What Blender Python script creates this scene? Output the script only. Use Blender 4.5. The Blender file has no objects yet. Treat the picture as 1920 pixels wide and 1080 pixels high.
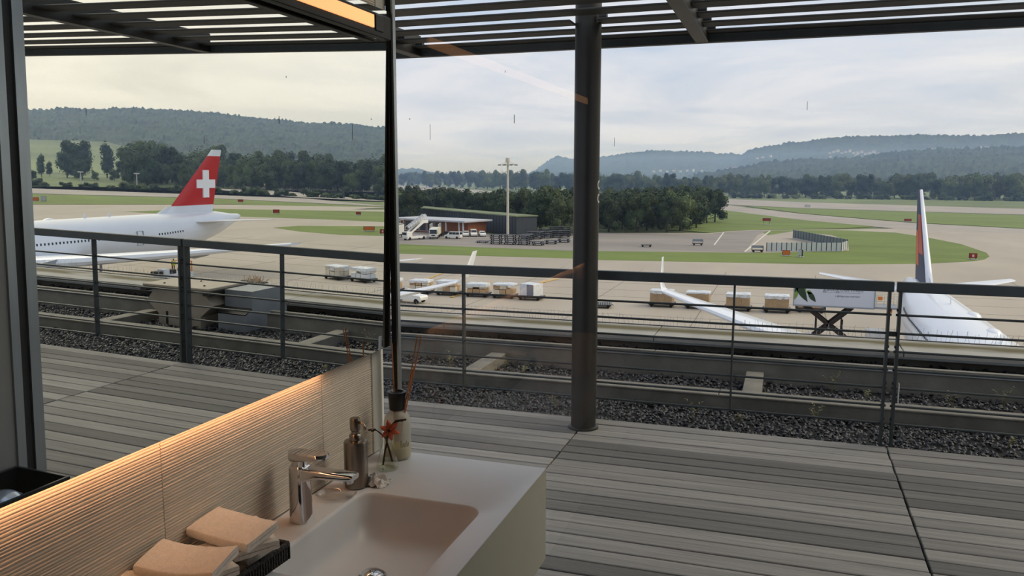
import bpy, bmesh, math, random
from mathutils import Vector, Matrix, noise
random.seed(11)
S = bpy.context.scene
COL = S.collection
PI = math.pi

# ------------------------------------------------------------------ camera
F = 1522.0                      # focal length in pixels of the 1920x1080 frame
EYE = Vector((0, 0, 1.65))
RM = Matrix(((0.9472019234, -0.0442346281, 0.3175717461),
             (0.3206367147, 0.1282546859, -0.9384789996),
             (0.0007832050, 0.9907542749, 0.1356663310)))
cam = bpy.data.cameras.new('camera')
cam.sensor_width = 36.0
cam.lens = F * 36.0 / 1920.0
cam.clip_start = 0.02
cam.clip_end = 30000
cam_o = bpy.data.objects.new('camera', cam)
COL.objects.link(cam_o)
cam_o.matrix_world = Matrix.Translation(EYE) @ RM.to_4x4()
S.camera = cam_o

# ------------------------------------------------------------------ colour management
S.view_settings.view_transform = 'Standard'
S.view_settings.look = 'None'
S.view_settings.gamma = 1
S.view_settings.use_curve_mapping = False
S.view_settings.exposure = 0.0
try:
    S.cycles.use_denoising = True
    S.cycles.max_bounces = 10
    S.cycles.diffuse_bounces = 4
    S.cycles.glossy_bounces = 5
    S.cycles.transmission_bounces = 6
    S.cycles.transparent_max_bounces = 16
    S.cycles.volume_bounces = 3
    S.cycles.sample_clamp_indirect = 6
    S.cycles.caustics_reflective = False
    S.cycles.caustics_refractive = False
except Exception:
    pass


def L(r, g=None, b=None):
    """sRGB 0-255 -> linear rgba"""
    if g is None:
        r, g, b = r
    def c(v):
        v /= 255.0
        return v / 12.92 if v <= 0.04045 else ((v + 0.055) / 1.055) ** 2.4
    return (c(r), c(g), c(b), 1.0)


# ------------------------------------------------------------------ sky
SUN_AZ = math.radians(68)       # measured from +Y towards +X
SUN_EL = math.radians(38)
SUN_DIR = Vector((math.sin(SUN_AZ) * math.cos(SUN_EL), math.cos(SUN_AZ) * math.cos(SUN_EL), math.sin(SUN_EL)))

W = bpy.data.worlds.new('sky')
S.world = W
W.use_nodes = True
nt = W.node_tree
for n in list(nt.nodes):
    nt.nodes.remove(n)


def nd(t, typ, **kw):
    n = t.nodes.new(typ)
    for k, v in kw.items():
        if k in ('operation', 'blend_type', 'data_type', 'noise_dimensions', 'vector_type', 'use_clamp', 'feature', 'distribution'):
            setattr(n, k, v)
        else:
            n.inputs[k].default_value = v
    return n


def ramp(t, stops, interp='LINEAR'):
    r = t.nodes.new('ShaderNodeValToRGB')
    r.color_ramp.interpolation = interp
    el = r.color_ramp.elements
    el[0].position, el[0].color = stops[0]
    el[1].position, el[1].color = stops[1]
    for p, c in stops[2:]:
        e = el.new(p)
        e.color = c
    return r


def mixc(t, blend='MIX'):
    m = t.nodes.new('ShaderNodeMix')
    m.data_type = 'RGBA'
    m.blend_type = blend
    return m      # Factor=inputs[0], A=inputs[6], B=inputs[7], out=outputs[2]


tc = nt.nodes.new('ShaderNodeTexCoord')
nrm = nd(nt, 'ShaderNodeVectorMath', operation='NORMALIZE')
nt.links.new(tc.outputs['Generated'], nrm.inputs[0])
sep = nt.nodes.new('ShaderNodeSeparateXYZ')
nt.links.new(nrm.outputs[0], sep.inputs[0])
# vertical gradient
vr = ramp(nt, [(0.0, L(200, 207, 222)), (0.08, L(198, 206, 222)), (0.2, L(184, 203, 228)), (0.5, L(160, 186, 220)), (1.0, L(132, 162, 208))])
nt.links.new(sep.outputs['Z'], vr.inputs[0])
# broad warm veil around the hazy sun
dt = nd(nt, 'ShaderNodeVectorMath', operation='DOT_PRODUCT')
nt.links.new(nrm.outputs[0], dt.inputs[0])
dt.inputs[1].default_value = SUN_DIR
wr = ramp(nt, [(0.0, (0, 0, 0, 1)), (0.45, (0.02, 0.02, 0.02, 1)), (0.72, (0.5, 0.5, 0.5, 1)), (1.0, (1, 1, 1, 1))])
nt.links.new(dt.outputs['Value'], wr.inputs[0])
m1 = mixc(nt)
nt.links.new(wr.outputs[0], m1.inputs[0])
nt.links.new(vr.outputs[0], m1.inputs[6])
m1.inputs[7].default_value = (1.05, 0.93, 0.70, 1)
# thin layered cloud: direction projected onto a flat cloud deck
zc = nd(nt, 'ShaderNodeMath', operation='MAXIMUM')
nt.links.new(sep.outputs['Z'], zc.inputs[0])
zc.inputs[1].default_value = 0.0
za = nd(nt, 'ShaderNodeMath', operation='ADD')
nt.links.new(zc.outputs[0], za.inputs[0])
za.inputs[1].default_value = 0.10
comb = nt.nodes.new('ShaderNodeCombineXYZ')
for i, ax in enumerate('XY'):
    dv = nd(nt, 'ShaderNodeMath', operation='DIVIDE')
    nt.links.new(sep.outputs[ax], dv.inputs[0])
    nt.links.new(za.outputs[0], dv.inputs[1])
    nt.links.new(dv.outputs[0], comb.inputs[i])
cn = nd(nt, 'ShaderNodeTexNoise', Scale=0.62, Detail=7.0, Roughness=0.6, Distortion=0.5)
nt.links.new(comb.outputs[0], cn.inputs['Vector'])
cr = ramp(nt, [(0.38, (0, 0, 0, 1)), (0.60, (1, 1, 1, 1))])
nt.links.new(cn.outputs['Fac'], cr.inputs[0])
cm = mixc(nt)
cs = nd(nt, 'ShaderNodeMath', operation='MULTIPLY')
nt.links.new(cr.outputs[0], cs.inputs[0])
cs.inputs[1].default_value = 0.85
nt.links.new(cs.outputs[0], cm.inputs[0])
nt.links.new(m1.outputs[2], cm.inputs[6])
ccol = mixc(nt)
nt.links.new(wr.outputs[0], ccol.inputs[0])
ccol.inputs[6].default_value = L(232, 231, 236)
ccol.inputs[7].default_value = (1.18, 1.09, 0.88, 1)
nt.links.new(ccol.outputs[2], cm.inputs[7])
bg = nd(nt, 'ShaderNodeBackground', Strength=1.25)
nt.links.new(cm.outputs[2], bg.inputs['Color'])
wo = nt.nodes.new('ShaderNodeOutputWorld')
nt.links.new(bg.outputs[0], wo.inputs['Surface'])

sun = bpy.data.lights.new('veiled_sun_offscreen', 'SUN')
sun.energy = 1.9
sun.angle = math.radians(38)
sun.color = (1.0, 0.93, 0.80)
sun_o = bpy.data.objects.new('veiled_sun_offscreen', sun)
COL.objects.link(sun_o)
sun_o.rotation_euler = SUN_DIR.to_track_quat('Z', 'Y').to_euler()
sun_o.location = (0, 0, 60)


# ------------------------------------------------------------------ materials
MATS = {}


def mat(name, col, rough=0.6, metal=0.0, nscale=0, namt=0.15, bump=0.0, bscale=None, stretch=(1, 1, 1), rnd=0.0, spec=0.5, coat=0.0, world=False, detail=4):
    """procedural principled material: base colour x noise, optional relief and per-object tint"""
    if name in MATS:
        return MATS[name]
    m = bpy.data.materials.new(name)
    m.use_nodes = True
    t = m.node_tree
    b = t.nodes['Principled BSDF']
    b.inputs['Roughness'].default_value = rough
    b.inputs['Metallic'].default_value = metal
    b.inputs['Specular IOR Level'].default_value = spec
    if coat:
        b.inputs['Coat Weight'].default_value = coat
        b.inputs['Coat Roughness'].default_value = 0.05
    c = L(col)
    b.inputs['Base Color'].default_value = c
    vec = None
    if nscale or bump:
        if world:
            g = t.nodes.new('ShaderNodeNewGeometry')
            src = g.outputs['Position']
        else:
            g = t.nodes.new('ShaderNodeTexCoord')
            src = g.outputs['Object']
        mp = t.nodes.new('ShaderNodeMapping')
        mp.inputs['Scale'].default_value = stretch
        t.links.new(src, mp.inputs['Vector'])
        vec = mp.outputs['Vector']
        if rnd and not world:
            oi = t.nodes.new('ShaderNodeObjectInfo')
            ad = nd(t, 'ShaderNodeVectorMath', operation='ADD')
            sc_ = nd(t, 'ShaderNodeMath', operation='MULTIPLY')
            t.links.new(oi.outputs['Random'], sc_.inputs[0])
            sc_.inputs[1].default_value = 37.0
            t.links.new(vec, ad.inputs[0])
            t.links.new(sc_.outputs[0], ad.inputs[1])
            vec = ad.outputs[0]
    out = None
    if nscale:
        n = nd(t, 'ShaderNodeTexNoise', Scale=nscale, Detail=detail, Roughness=0.6)
        t.links.new(vec, n.inputs['Vector'])
        lo, hi = max(0.0, 1 - namt * 1.6), 1 + namt * 1.6
        r = ramp(t, [(0.25, (c[0] * lo, c[1] * lo, c[2] * lo, 1)), (0.75, (min(1, c[0] * hi), min(1, c[1] * hi), min(1, c[2] * hi), 1))])
        t.links.new(n.outputs['Fac'], r.inputs[0])
        out = r.outputs[0]
    if rnd:
        oi = t.nodes.new('ShaderNodeObjectInfo')
        mr = t.nodes.new('ShaderNodeMapRange')
        mr.inputs['To Min'].default_value = 1 - rnd
        mr.inputs['To Max'].default_value = 1 + rnd
        t.links.new(oi.outputs['Random'], mr.inputs['Value'])
        mx = nd(t, 'ShaderNodeVectorMath', operation='SCALE')
        if out is not None:
            t.links.new(out, mx.inputs[0])
        else:
            mx.inputs[0].default_value = c[:3]
        t.links.new(mr.outputs[0], mx.inputs['Scale'])
        out = mx.outputs[0]
    if out is not None:
        t.links.new(out, b.inputs['Base Color'])
    if bump:
        n2 = nd(t, 'ShaderNodeTexNoise', Scale=bscale or nscale or 10, Detail=4.0)
        t.links.new(vec, n2.inputs['Vector'])
        bp = t.nodes.new('ShaderNodeBump')
        bp.inputs['Strength'].default_value = bump
        bp.inputs['Distance'].default_value = 0.02
        t.links.new(n2.outputs['Fac'], bp.inputs['Height'])
        t.links.new(bp.outputs[0], b.inputs['Normal'])
    MATS[name] = m
    return m


def emit(name, col, strength):
    m = bpy.data.materials.new(name)
    m.use_nodes = True
    b = m.node_tree.nodes['Principled BSDF']
    b.inputs['Base Color'].default_value = (col[0], col[1], col[2], 1)
    b.inputs['Emission Color'].default_value = (col[0], col[1], col[2], 1)
    b.inputs['Emission Strength'].default_value = strength
    return m


def glass_like(name, tint, base=0.04, edge=0.5, power=4.0, rough=0.0):
    """thin pane: mostly clear, reflecting more at grazing angles"""
    m = bpy.data.materials.new(name)
    m.use_nodes = True
    t = m.node_tree
    t.nodes.remove(t.nodes['Principled BSDF'])
    out = t.nodes['Material Output']
    tr = nd(t, 'ShaderNodeBsdfTransparent')
    tr.inputs[0].default_value = tint
    gl = t.nodes.new('ShaderNodeBsdfGlossy')
    gl.inputs['Roughness'].default_value = rough
    lw = t.nodes.new('ShaderNodeLayerWeight')
    lw.inputs['Blend'].default_value = 0.5
    pw = nd(t, 'ShaderNodeMath', operation='POWER')
    t.links.new(lw.outputs['Facing'], pw.inputs[0])
    pw.inputs[1].default_value = power
    mu = nd(t, 'ShaderNodeMath', operation='MULTIPLY_ADD')
    t.links.new(pw.outputs[0], mu.inputs[0])
    mu.inputs[1].default_value = edge
    mu.inputs[2].default_value = base
    mx = t.nodes.new('ShaderNodeMixShader')
    t.links.new(mu.outputs[0], mx.inputs[0])
    t.links.new(tr.outputs[0], mx.inputs[1])
    t.links.new(gl.outputs[0], mx.inputs[2])
    t.links.new(mx.outputs[0], out.inputs['Surface'])
    return m


# ------------------------------------------------------------------ mesh helpers
class MB:
    def __init__(s):
        s.v = []
        s.f = []
        s.mi = []

    def add(s, vs, fs, k=0):
        o = len(s.v)
        s.v += [tuple(p) for p in vs]
        s.f += [tuple(i + o for i in f) for f in fs]
        s.mi += [k] * len(fs)
        return s

    def box(s, x0, x1, y0, y1, z0, z1, k=0):
        return s.add([(x0, y0, z0), (x1, y0, z0), (x1, y1, z0), (x0, y1, z0), (x0, y0, z1), (x1, y0, z1), (x1, y1, z1), (x0, y1, z1)],
                     [(0, 3, 2, 1), (4, 5, 6, 7), (0, 1, 5, 4), (1, 2, 6, 5), (2, 3, 7, 6), (3, 0, 4, 7)], k)

    def cbox(s, x0, x1, y0, y1, z0, z1, c, k=0):
        """box with all edges chamfered by c"""
        r = []
        for (z, i) in ((z0, c), (z0 + c, 0), (z1 - c, 0), (z1, c)):
            r.append([(x0 + c + i, y0 + i, z), (x1 - c - i, y0 + i, z), (x1 - i, y0 + c + i, z), (x1 - i, y1 - c - i, z),
                      (x1 - c - i, y1 - i, z), (x0 + c + i, y1 - i, z), (x0 + i, y1 - c - i, z), (x0 + i, y0 + c + i, z)])
        return s.loft(r, k=k)

    def loft(s, rings, caps=True, closed=True, k=0):
        n = len(rings[0])
        vs = [p for r in rings for p in r]
        fs = []
        for i in range(len(rings) - 1):
            for j in range(n if closed else n - 1):
                a, b = i * n + j, i * n + (j + 1) % n
                fs.append((a, b, b + n, a + n))
        if caps:
            fs.append(tuple(range(n - 1, -1, -1)))
            fs.append(tuple(range((len(rings) - 1) * n, len(rings) * n)))
        return s.add(vs, fs, k)

    def tube(s, pts, r, n=8, k=0, caps=True):
        pts = [Vector(p) for p in pts]
        rs = r if isinstance(r, (list, tuple)) else [r] * len(pts)
        rings = []
        for i, p in enumerate(pts):
            d = (pts[min(i + 1, len(pts) - 1)] - pts[max(i - 1, 0)]).normalized()
            up = Vector((0, 0, 1)) if abs(d.z) < 0.95 else Vector((1, 0, 0))
            a = d.cross(up).normalized()
            b = d.cross(a).normalized()
            rings.append([p + (a * math.cos(2 * PI * j / n) + b * math.sin(2 * PI * j / n)) * rs[i] for j in range(n)])
        return s.loft(rings, caps, k=k)

    def cyl(s, p0, p1, r0, r1=None, n=16, k=0):
        return s.tube([p0, p1], [r0, r0 if r1 is None else r1], n, k)

    def lathe(s, prof, c=(0, 0, 0), n=24, k=0, caps=True, sy=1.0):
        rings = [[(c[0] + r * math.cos(2 * PI * j / n), c[1] + sy * r * math.sin(2 * PI * j / n), c[2] + z) for j in range(n)] for r, z in prof]
        return s.loft(rings, caps, k=k)

    def prism(s, poly, a0, a1, axis='y', k=0):
        """poly in the two other axes (in x,y,z order), extruded along axis"""
        def P(u, v, w):
            return {'x': (w, u, v), 'y': (u, w, v), 'z': (u, v, w)}[axis]
        return s.loft([[P(u, v, a0) for u, v in poly], [P(u, v, a1) for u, v in poly]], k=k)

    def obox(s, c, sx, sy, sz, rz=0.0, ry=0.0, rx=0.0, k=0):
        m = Matrix.Translation(Vector(c)) @ Matrix.Rotation(rz, 4, 'Z') @ Matrix.Rotation(ry, 4, 'Y') @ Matrix.Rotation(rx, 4, 'X')
        q = MB().box(-sx / 2, sx / 2, -sy / 2, sy / 2, -sz / 2, sz / 2)
        return s.add([m @ Vector(p) for p in q.v], q.f, k)

    def bar(s, p0, p1, w, h, k=0):
        """square bar from p0 to p1, w sideways, h up"""
        p0, p1 = Vector(p0), Vector(p1)
        d = (p1 - p0).normalized()
        up = Vector((0, 0, 1)) if abs(d.z) < 0.97 else Vector((0, 1, 0))
        a = d.cross(up).normalized() * (w / 2)
        b = a.cross(d).normalized() * (h / 2)
        return s.loft([[p - a - b, p + a - b, p + a + b, p - a + b] for p in (p0, p1)], k=k)

    def mesh(s, name, mats, smooth=False, recalc=True):
        me = bpy.data.meshes.new(name)
        me.from_pydata(s.v, [], s.f)
        if not isinstance(mats, (list, tuple)):
            mats = [mats]
        for m in mats:
            me.materials.append(m)
        if len(mats) > 1:
            me.polygons.foreach_set('material_index', s.mi)
        if recalc and len(s.f) < 60000:
            bm = bmesh.new()
            bm.from_mesh(me)
            bmesh.ops.recalc_face_normals(bm, faces=bm.faces)
            bm.to_mesh(me)
            bm.free()
        if smooth:
            me.polygons.foreach_set('use_smooth', [True] * len(me.polygons))
            if smooth == 'auto':
                try:
                    me.set_sharp_from_angle(angle=math.radians(38))
                except Exception:
                    pass
        me.update()
        return me

    def build(s, name, mats, parent=None, smooth=False, recalc=True):
        return link(name, s.mesh(name, mats, smooth, recalc), parent)


def link(name, me, parent=None, loc=None, rz=None):
    o = bpy.data.objects.new(name, me)
    COL.objects.link(o)
    if parent is not None:
        o.parent = parent
    if loc is not None:
        o.location = loc
    if rz is not None:
        o.rotation_euler = (0, 0, rz)
    return o


def tag(o, label=None, cat=None, group=None, kind=None):
    if label:
        o['label'] = label
    if cat:
        o['category'] = cat
    if group:
        o['group'] = group
    if kind:
        o['kind'] = kind
    return o


def thing(name, label, cat, loc=(0, 0, 0), rz=0.0, group=None):
    o = bpy.data.objects.new(name, None)
    COL.objects.link(o)
    o.empty_display_size = 0.1
    o.location = loc
    o.rotation_euler = (0, 0, rz)
    return tag(o, label, cat, group)


def struct(name, mb, mats, parent=None, smooth=False, label=None):
    o = mb.build(name, mats, parent, smooth)
    if parent is None:
        tag(o, label, None, None, 'structure')
    return o


def copy_tree(o, parent=None):
    c = o.copy()
    COL.objects.link(c)
    c.parent = parent
    for ch in o.children:
        copy_tree(ch, c)
    return c


def dup(o, loc, rz=0.0, label=None, group=None, scale=None):
    c = copy_tree(o)
    c.location = loc
    c.rotation_euler = (0, 0, rz)
    if label:
        c['label'] = label
    if group:
        c['group'] = group
    if scale:
        c.scale = (scale, scale, scale) if not isinstance(scale, (tuple, list)) else scale
    return c


def arc(cx, cy, r, a0, a1, n):
    return [(cx + r * math.cos(a0 + (a1 - a0) * i / n), cy + r * math.sin(a0 + (a1 - a0) * i / n)) for i in range(n + 1)]


def rrect(x0, x1, y0, y1, r, n=6):
    p = []
    p += arc(x1 - r, y0 + r, r, -PI / 2, 0, n)
    p += arc(x1 - r, y1 - r, r, 0, PI / 2, n)
    p += arc(x0 + r, y1 - r, r, PI / 2, PI, n)
    p += arc(x0 + r, y0 + r, r, PI, 1.5 * PI, n)
    return p


def text_mesh(body, size, m, extrude=0.0):
    cu = bpy.data.curves.new('lettering', 'FONT')
    cu.body = body
    cu.size = size
    cu.extrude = extrude
    cu.resolution_u = 3
    o = bpy.data.objects.new('lettering', cu)
    COL.objects.link(o)
    bpy.context.view_layer.update()
    me = bpy.data.meshes.new_from_object(o.evaluated_get(bpy.context.evaluated_depsgraph_get()))
    bpy.data.objects.remove(o)
    me.materials.clear()
    me.materials.append(m)
    return me


# ------------------------------------------------------------------ places found from sight lines
XW = -1.076                      # mirror face at its pivot
G = -15.35                       # apron level
GL = 2.09                        # glass plane
M_EPS, M_TILT = math.radians(-0.25), math.radians(-1.0)
M_N = Vector((math.cos(M_TILT) * math.cos(M_EPS), math.cos(M_TILT) * math.sin(M_EPS), math.sin(M_TILT)))
M_P = Vector((XW, 2.07, 1.35))


def ray(px, py):
    return RM @ Vector((px - 960, -(py - 540), -F))


def on(px, py, axis, val):
    r = ray(px, py)
    return EYE + r * ((val - EYE[axis]) / r[axis])


def onz(px, py, z):
    return on(px, py, 2, z)


def ony(px, py, y):
    return on(px, py, 1, y)


E_M = EYE - 2 * (EYE - M_P).dot(M_N) * M_N


def mon(px, py, axis, val):
    """the place that shows in the mirror along a sight line"""
    r = ray(px, py)
    r = r - 2 * r.dot(M_N) * M_N
    return E_M + r * ((val - E_M[axis]) / r[axis])


def gnd(px, py, m=False, z=G):
    return mon(px, py, 2, z) if m else onz(px, py, z)

# ================================================================== the washroom shell
m_floor = mat('dark_floor_tile', (96, 92, 86), 0.45, nscale=6, namt=0.1)
m_wallgrey = mat('warm_grey_wall', (150, 146, 138), 0.7, nscale=3, namt=0.04)
m_ceil = mat('matt_ceiling', (190, 186, 178), 0.85, nscale=2, namt=0.03)
m_alu = mat('brushed_aluminium', (176, 182, 186), 0.32, 0.9, nscale=40, namt=0.05, stretch=(1, 1, 0.05))
m_seal = mat('black_rubber', (14, 14, 15), 0.55)
m_rib = mat('ribbed_ivory_tile', (224, 212, 198), 0.5, nscale=9, namt=0.04)
m_white = mat('satin_white_trim', (212, 210, 202), 0.5, nscale=4, namt=0.02)
m_vanity = mat('ivory_mineral_cast', (216, 218, 222), 0.38, nscale=5, namt=0.015)
m_vfront = mat('pale_sage_lacquer', (206, 203, 186), 0.42, nscale=4, namt=0.02)
m_chrome = mat('polished_chrome', (214, 214, 216), 0.06, 1.0, nscale=3, namt=0.01)
m_steel = mat('brushed_steel', (150, 140, 130), 0.3, 1.0, nscale=60, namt=0.08, stretch=(1, 1, 0.04), bump=0.05, bscale=90)
m_black = mat('black_plastic', (17, 16, 16), 0.4, nscale=12, namt=0.1)
m_darkmetal = mat('dark_green_grey_paint', (52, 57, 57), 0.5, 0.3, nscale=14, namt=0.15, bump=0.05, bscale=40)
m_charcoal = mat('charcoal_steel', (37, 36, 33), 0.45, 0.4, nscale=8, namt=0.15)

struct('floor', MB().box(-1.25, 1.03, -1.75, GL + 0.06, -0.10, 0.0), m_floor, label='dark tiled washroom floor')
struct('ceiling', MB().box(-1.25, 1.03, -1.75, GL + 0.02, 2.70, 2.80), m_ceil, label='plain washroom ceiling')
struct('wall_back', MB().box(-1.25, 1.03, -1.75, -1.65, 0, 2.70), m_wallgrey, label='grey wall behind the washbasin room')
wl = struct('wall_left', MB().box(-1.25, -1.118, -1.65, GL + 0.02, 0, 2.70), m_white, label='white wall carrying mirror and ribbed tiles')
wr_ = struct('wall_right', MB().box(0.904, 1.03, -1.65, 2.605, 0, 2.70), m_wallgrey, label='grey partition wall ending in a metal edge')
MB().box(0.893, 0.908, 2.475, 2.515, 0, 2.70).build('metal_edge', m_alu, wr_)
MB().box(0.899, 0.908, 2.517, 2.552, 0, 2.70).build('rubber_seal', m_seal, wr_)
MB().box(0.888, 0.908, 2.554, 2.605, 0, 2.70).build('metal_edge', m_alu, wr_)

# ribbed tiles: horizontal flutes of uneven height on each panel
def ribs(y0, y1, z0, z1, x, seed):
    rd = random.Random(seed)
    prof = [(x - 0.004, z0)]
    z = z0
    while z < z1 - 0.004:
        p = rd.choice((0.0052, 0.0060, 0.0074))
        d = rd.uniform(0.0018, 0.0024)
        z2 = min(z + p, z1)
        prof += [(x, z + p * 0.08), (x + d * 0.72, z + p * 0.22), (x + d, z + p * 0.52), (x + d * 0.72, z + p * 0.82), (x, z + p * 0.94)]
        z = z2
    prof += [(x, z1), (x - 0.004, z1)]
    return MB().prism(prof, y0, y1, 'y')

tiles = struct('trim_1', MB().cbox(-1.1175, -1.110, 2.028, 2.086, 0.851, 1.19, 0.002), m_white, label='band of ribbed ivory tiles below the mirror')
uptiles = struct('trim_2', MB().cbox(-1.1175, -1.075, 2.028, 2.086, 2.099, 2.68, 0.002), m_white, label='band of ribbed ivory tiles above the mirror')
for i, (a, b) in enumerate(((-0.50, 0.05), (0.052, 0.629), (0.631, 1.197), (1.199, 1.765), (1.767, 2.026))):
    ribs(a, b, 0.851, 1.19, -1.1145, 4).build('ribbed_tile', m_rib, tiles, smooth='auto')
    ribs(a, b, 2.099, 2.68, -1.078, 5).build('ribbed_tile', m_rib, uptiles, smooth='auto')
MB().box(-1.1175, -1.0835, -0.5, 2.026, 2.099, 2.68).build('upper_backing', m_white, uptiles)

# window: one tall pane against the left wall
m_glass = glass_like('window_glass', (0.95, 0.955, 0.955, 1), base=0.045, edge=0.55, power=4)
win = thing('window_1', 'tall clear window pane between washroom and terrace', None)
tag(win, kind='structure')
MB().box(-1.058, 0.898, GL, GL + 0.008, 0.012, 2.70).build('pane', m_glass, win)
MB().box(-1.074, -1.060, GL - 0.006, GL + 0.014, 0.0, 2.70).build('rubber_seal', m_seal, win)
MB().box(-1.060, -1.0535, GL - 0.004, GL + 0.012, 0.0, 2.70).build('edge_profile', m_alu, win)
MB().box(-1.074, 0.902, GL - 0.012, GL + 0.02, -0.02, 0.012).build('floor_track', m_alu, win)
m_smear = mat('dried_dirt', (140, 138, 132), 0.9)
for px, r0, r1, w in ((964, 215, 231, .0012), (1514, 190, 206, .0008), (806, 233, 262, .0006), (482, 130, 165, .0006), (1152, 258, 274, .0008), (768, 222, 224, .002), (947, 132, 136, .0008)):
    if px < 740:
        continue
    a, b = ony(px, r0, GL - 0.0015), ony(px, r1, GL - 0.0015)
    w *= 0.55
    MB().box(a.x - w, a.x + w, GL - 0.0012, GL + 0.0005, b.z, a.z).build('dirt_mark', m_smear, win)

# mirror: tall sheet standing proud of the tiles, leaning very slightly forward
def mx(y, z):
    return M_P.x - ((y - M_P.y) * M_N.y + (z - M_P.z) * M_N.z) / M_N.x

mm = bpy.data.materials.new('silvered_glass')
mm.use_nodes = True
_t = mm.node_tree
_t.nodes.remove(_t.nodes['Principled BSDF'])
_g = _t.nodes.new('ShaderNodeBsdfGlossy')
_g.inputs['Color'].default_value = (0.93, 0.94, 0.90, 1)
_g.inputs['Roughness'].default_value = 0.0
_t.links.new(_g.outputs[0], _t.nodes['Material Output'].inputs['Surface'])
mir = thing('wall_mirror', 'tall frameless wall mirror above the ribbed tiles', 'mirror', (mx(0.8, 1.163), 0.8, 1.163))
ml = Vector(mir.location)
y0, y1, z0, z1 = -0.45, 2.080, 1.163, 2.0985
q = [(mx(y, z), y, z) for y, z in ((y0, z0), (y1, z0), (y1, z1), (y0, z1))]
back = [(-1.108, y, z) for (x, y, z) in q]
mb = MB()
mb.add([Vector(p) - ml for p in q], [(0, 1, 2, 3)], 0)
mb.build('silvered_sheet', mm, mir, recalc=False)
MB().loft([[Vector(p) - ml + Vector((-0.0006, 0, 0)) for p in q], [Vector(p) - ml for p in back]]).build('backing_board', m_black, mir)
ex = mx(y1, 1.6) - ml.x
MB().loft([[(mx(y1, z) - 0.012 - ml.x, y1 + 0.0006 - ml.y, z - ml.z), (mx(y1, z) + 0.0008 - ml.x, y1 + 0.0006 - ml.y, z - ml.z), (mx(y1, z) + 0.0008 - ml.x, y1 + 0.0046 - ml.y, z - ml.z), (mx(y1, z) - 0.012 - ml.x, y1 + 0.0046 - ml.y, z - ml.z)] for z in (z0, z1)]).build('polished_edge', m_alu, mir)
# warm strip glowing downwards under the lower edge
m_led = emit('warm_led', (1.0, 0.50, 0.24), 17.0)
MB().loft([[(mx(y, z0) - 0.016 - ml.x, y - ml.y, -0.0024), (mx(y, z0) - 0.0085 - ml.x, y - ml.y, -0.0024), (mx(y, z0) - 0.0085 - ml.x, y - ml.y, -0.0004), (mx(y, z0) - 0.016 - ml.x, y - ml.y, -0.0004)] for y in (-0.40, 1.76)]).build('led_strip', m_led, mir)

# slim lamp bar across the top of the mirror
lamp = thing('mirror_lamp', 'slim dark lamp bar glowing orange along top of mirror', 'lamp', (-1.04, 0.8, 2.0))
MB().cbox(-0.012, 0.012, -0.9, 1.225, 0.011, 0.070, 0.002).build('housing', m_charcoal, lamp)
m_lamp = emit('orange_diffuser', (1.0, 0.47, 0.18), 1.05)
MB().cbox(0.010, 0.0165, -0.88, 1.125, 0.029, 0.061, 0.001).build('diffuser', m_lamp, lamp)
MB().cbox(-0.014, 0.015, 1.135, 1.18, 0.024, 0.066, 0.002).build('end_cap', m_black, lamp)
for yy in (-0.5, 0.4, 1.16):
    MB().box(-0.026, -0.010, yy - 0.01, yy + 0.01, 0.045, 0.065).build('bracket', m_black, lamp)

# ================================================================== terrace
m_wood = mat('weathered_larch', (122, 118, 111), 0.75, nscale=4, namt=0.20, stretch=(0.35, 9, 9), rnd=0.52, bump=0.25, bscale=16, detail=7)
m_dark = mat('bitumen_membrane', (48, 46, 44), 0.9)
SEAM0, BAY, PITCH = -1.243, 1.883, 0.1215
deck = struct('deck', MB().box(-5.2, 6.4, 2.155, 5.325, -0.12, -0.060), m_dark, label='grey weathered timber terrace deck')
bm_ = MB().cbox(0.005, BAY - 0.005, 0.005, PITCH - 0.006, -0.030, 0.0, 0.003).mesh('deck_board', m_wood)
for k in range(-2, 4):
    for r in range(26):
        o = link('deck_board', bm_, deck, (SEAM0 + k * BAY + random.uniform(-.002, .002), 5.322 - (r + 1) * PITCH, random.uniform(-0.0015, 0.0015)))

# roof beyond the deck
m_conc = mat('old_concrete', (120, 116, 106), 0.85, nscale=3, namt=0.22, bump=0.2, bscale=30)
m_kerb = mat('light_kerb_stone', (108, 104, 94), 0.8, nscale=5, namt=0.2, bump=0.15, bscale=40)
m_dgravelbase = mat('wet_dark_earth', (26, 26, 27), 0.9, nscale=20, namt=0.3)
roof = struct('roof', MB().box(-26, 30, 5.33, 8.58, -0.5, -0.085), m_dgravelbase, label='dark gravelled flat roof below the parapet')
struct('wall_facade', MB().box(-26, 30, 2.2, 8.54, G, -0.5), m_conc, label='concrete front of the airport building')
kerb_a = struct('roof_kerb', MB().box(-9, 11, 6.075, 6.225, -0.085, 0.030), m_kerb, label='long pale kerb between two gravel beds')
for i in range(7):
    MB().cbox(-9 + i * 2.857 + .003, -9 + (i + 1) * 2.857 - .003, 6.06, 6.235, 0.030, 0.046, 0.004).build('kerb_cap', m_kerb, kerb_a)
kerb_b = struct('roof_upstand', MB().box(-9, 2.92, 7.02, 7.09, -0.085, 0.105).box(4.27, 11, 7.02, 7.09, -0.085, 0.105), m_conc, label='low upstand along the rear gravel bed')
for x0_, x1_ in ((-9, -5.03), (-5.03, -1.06), (-1.06, 2.92), (4.27, 7.6), (7.6, 11)):
    MB().cbox(x0_ + .003, x1_ - .003, 7.00, 7.035, 0.098, 0.112, 0.002).build('metal_flashing', m_alu, kerb_b)
    MB().cbox(x0_ + .003, x1_ - .003, 7.06, 7.115, 0.104, 0.128, 0.002).build('metal_flashing', m_kerb, kerb_b)
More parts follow.
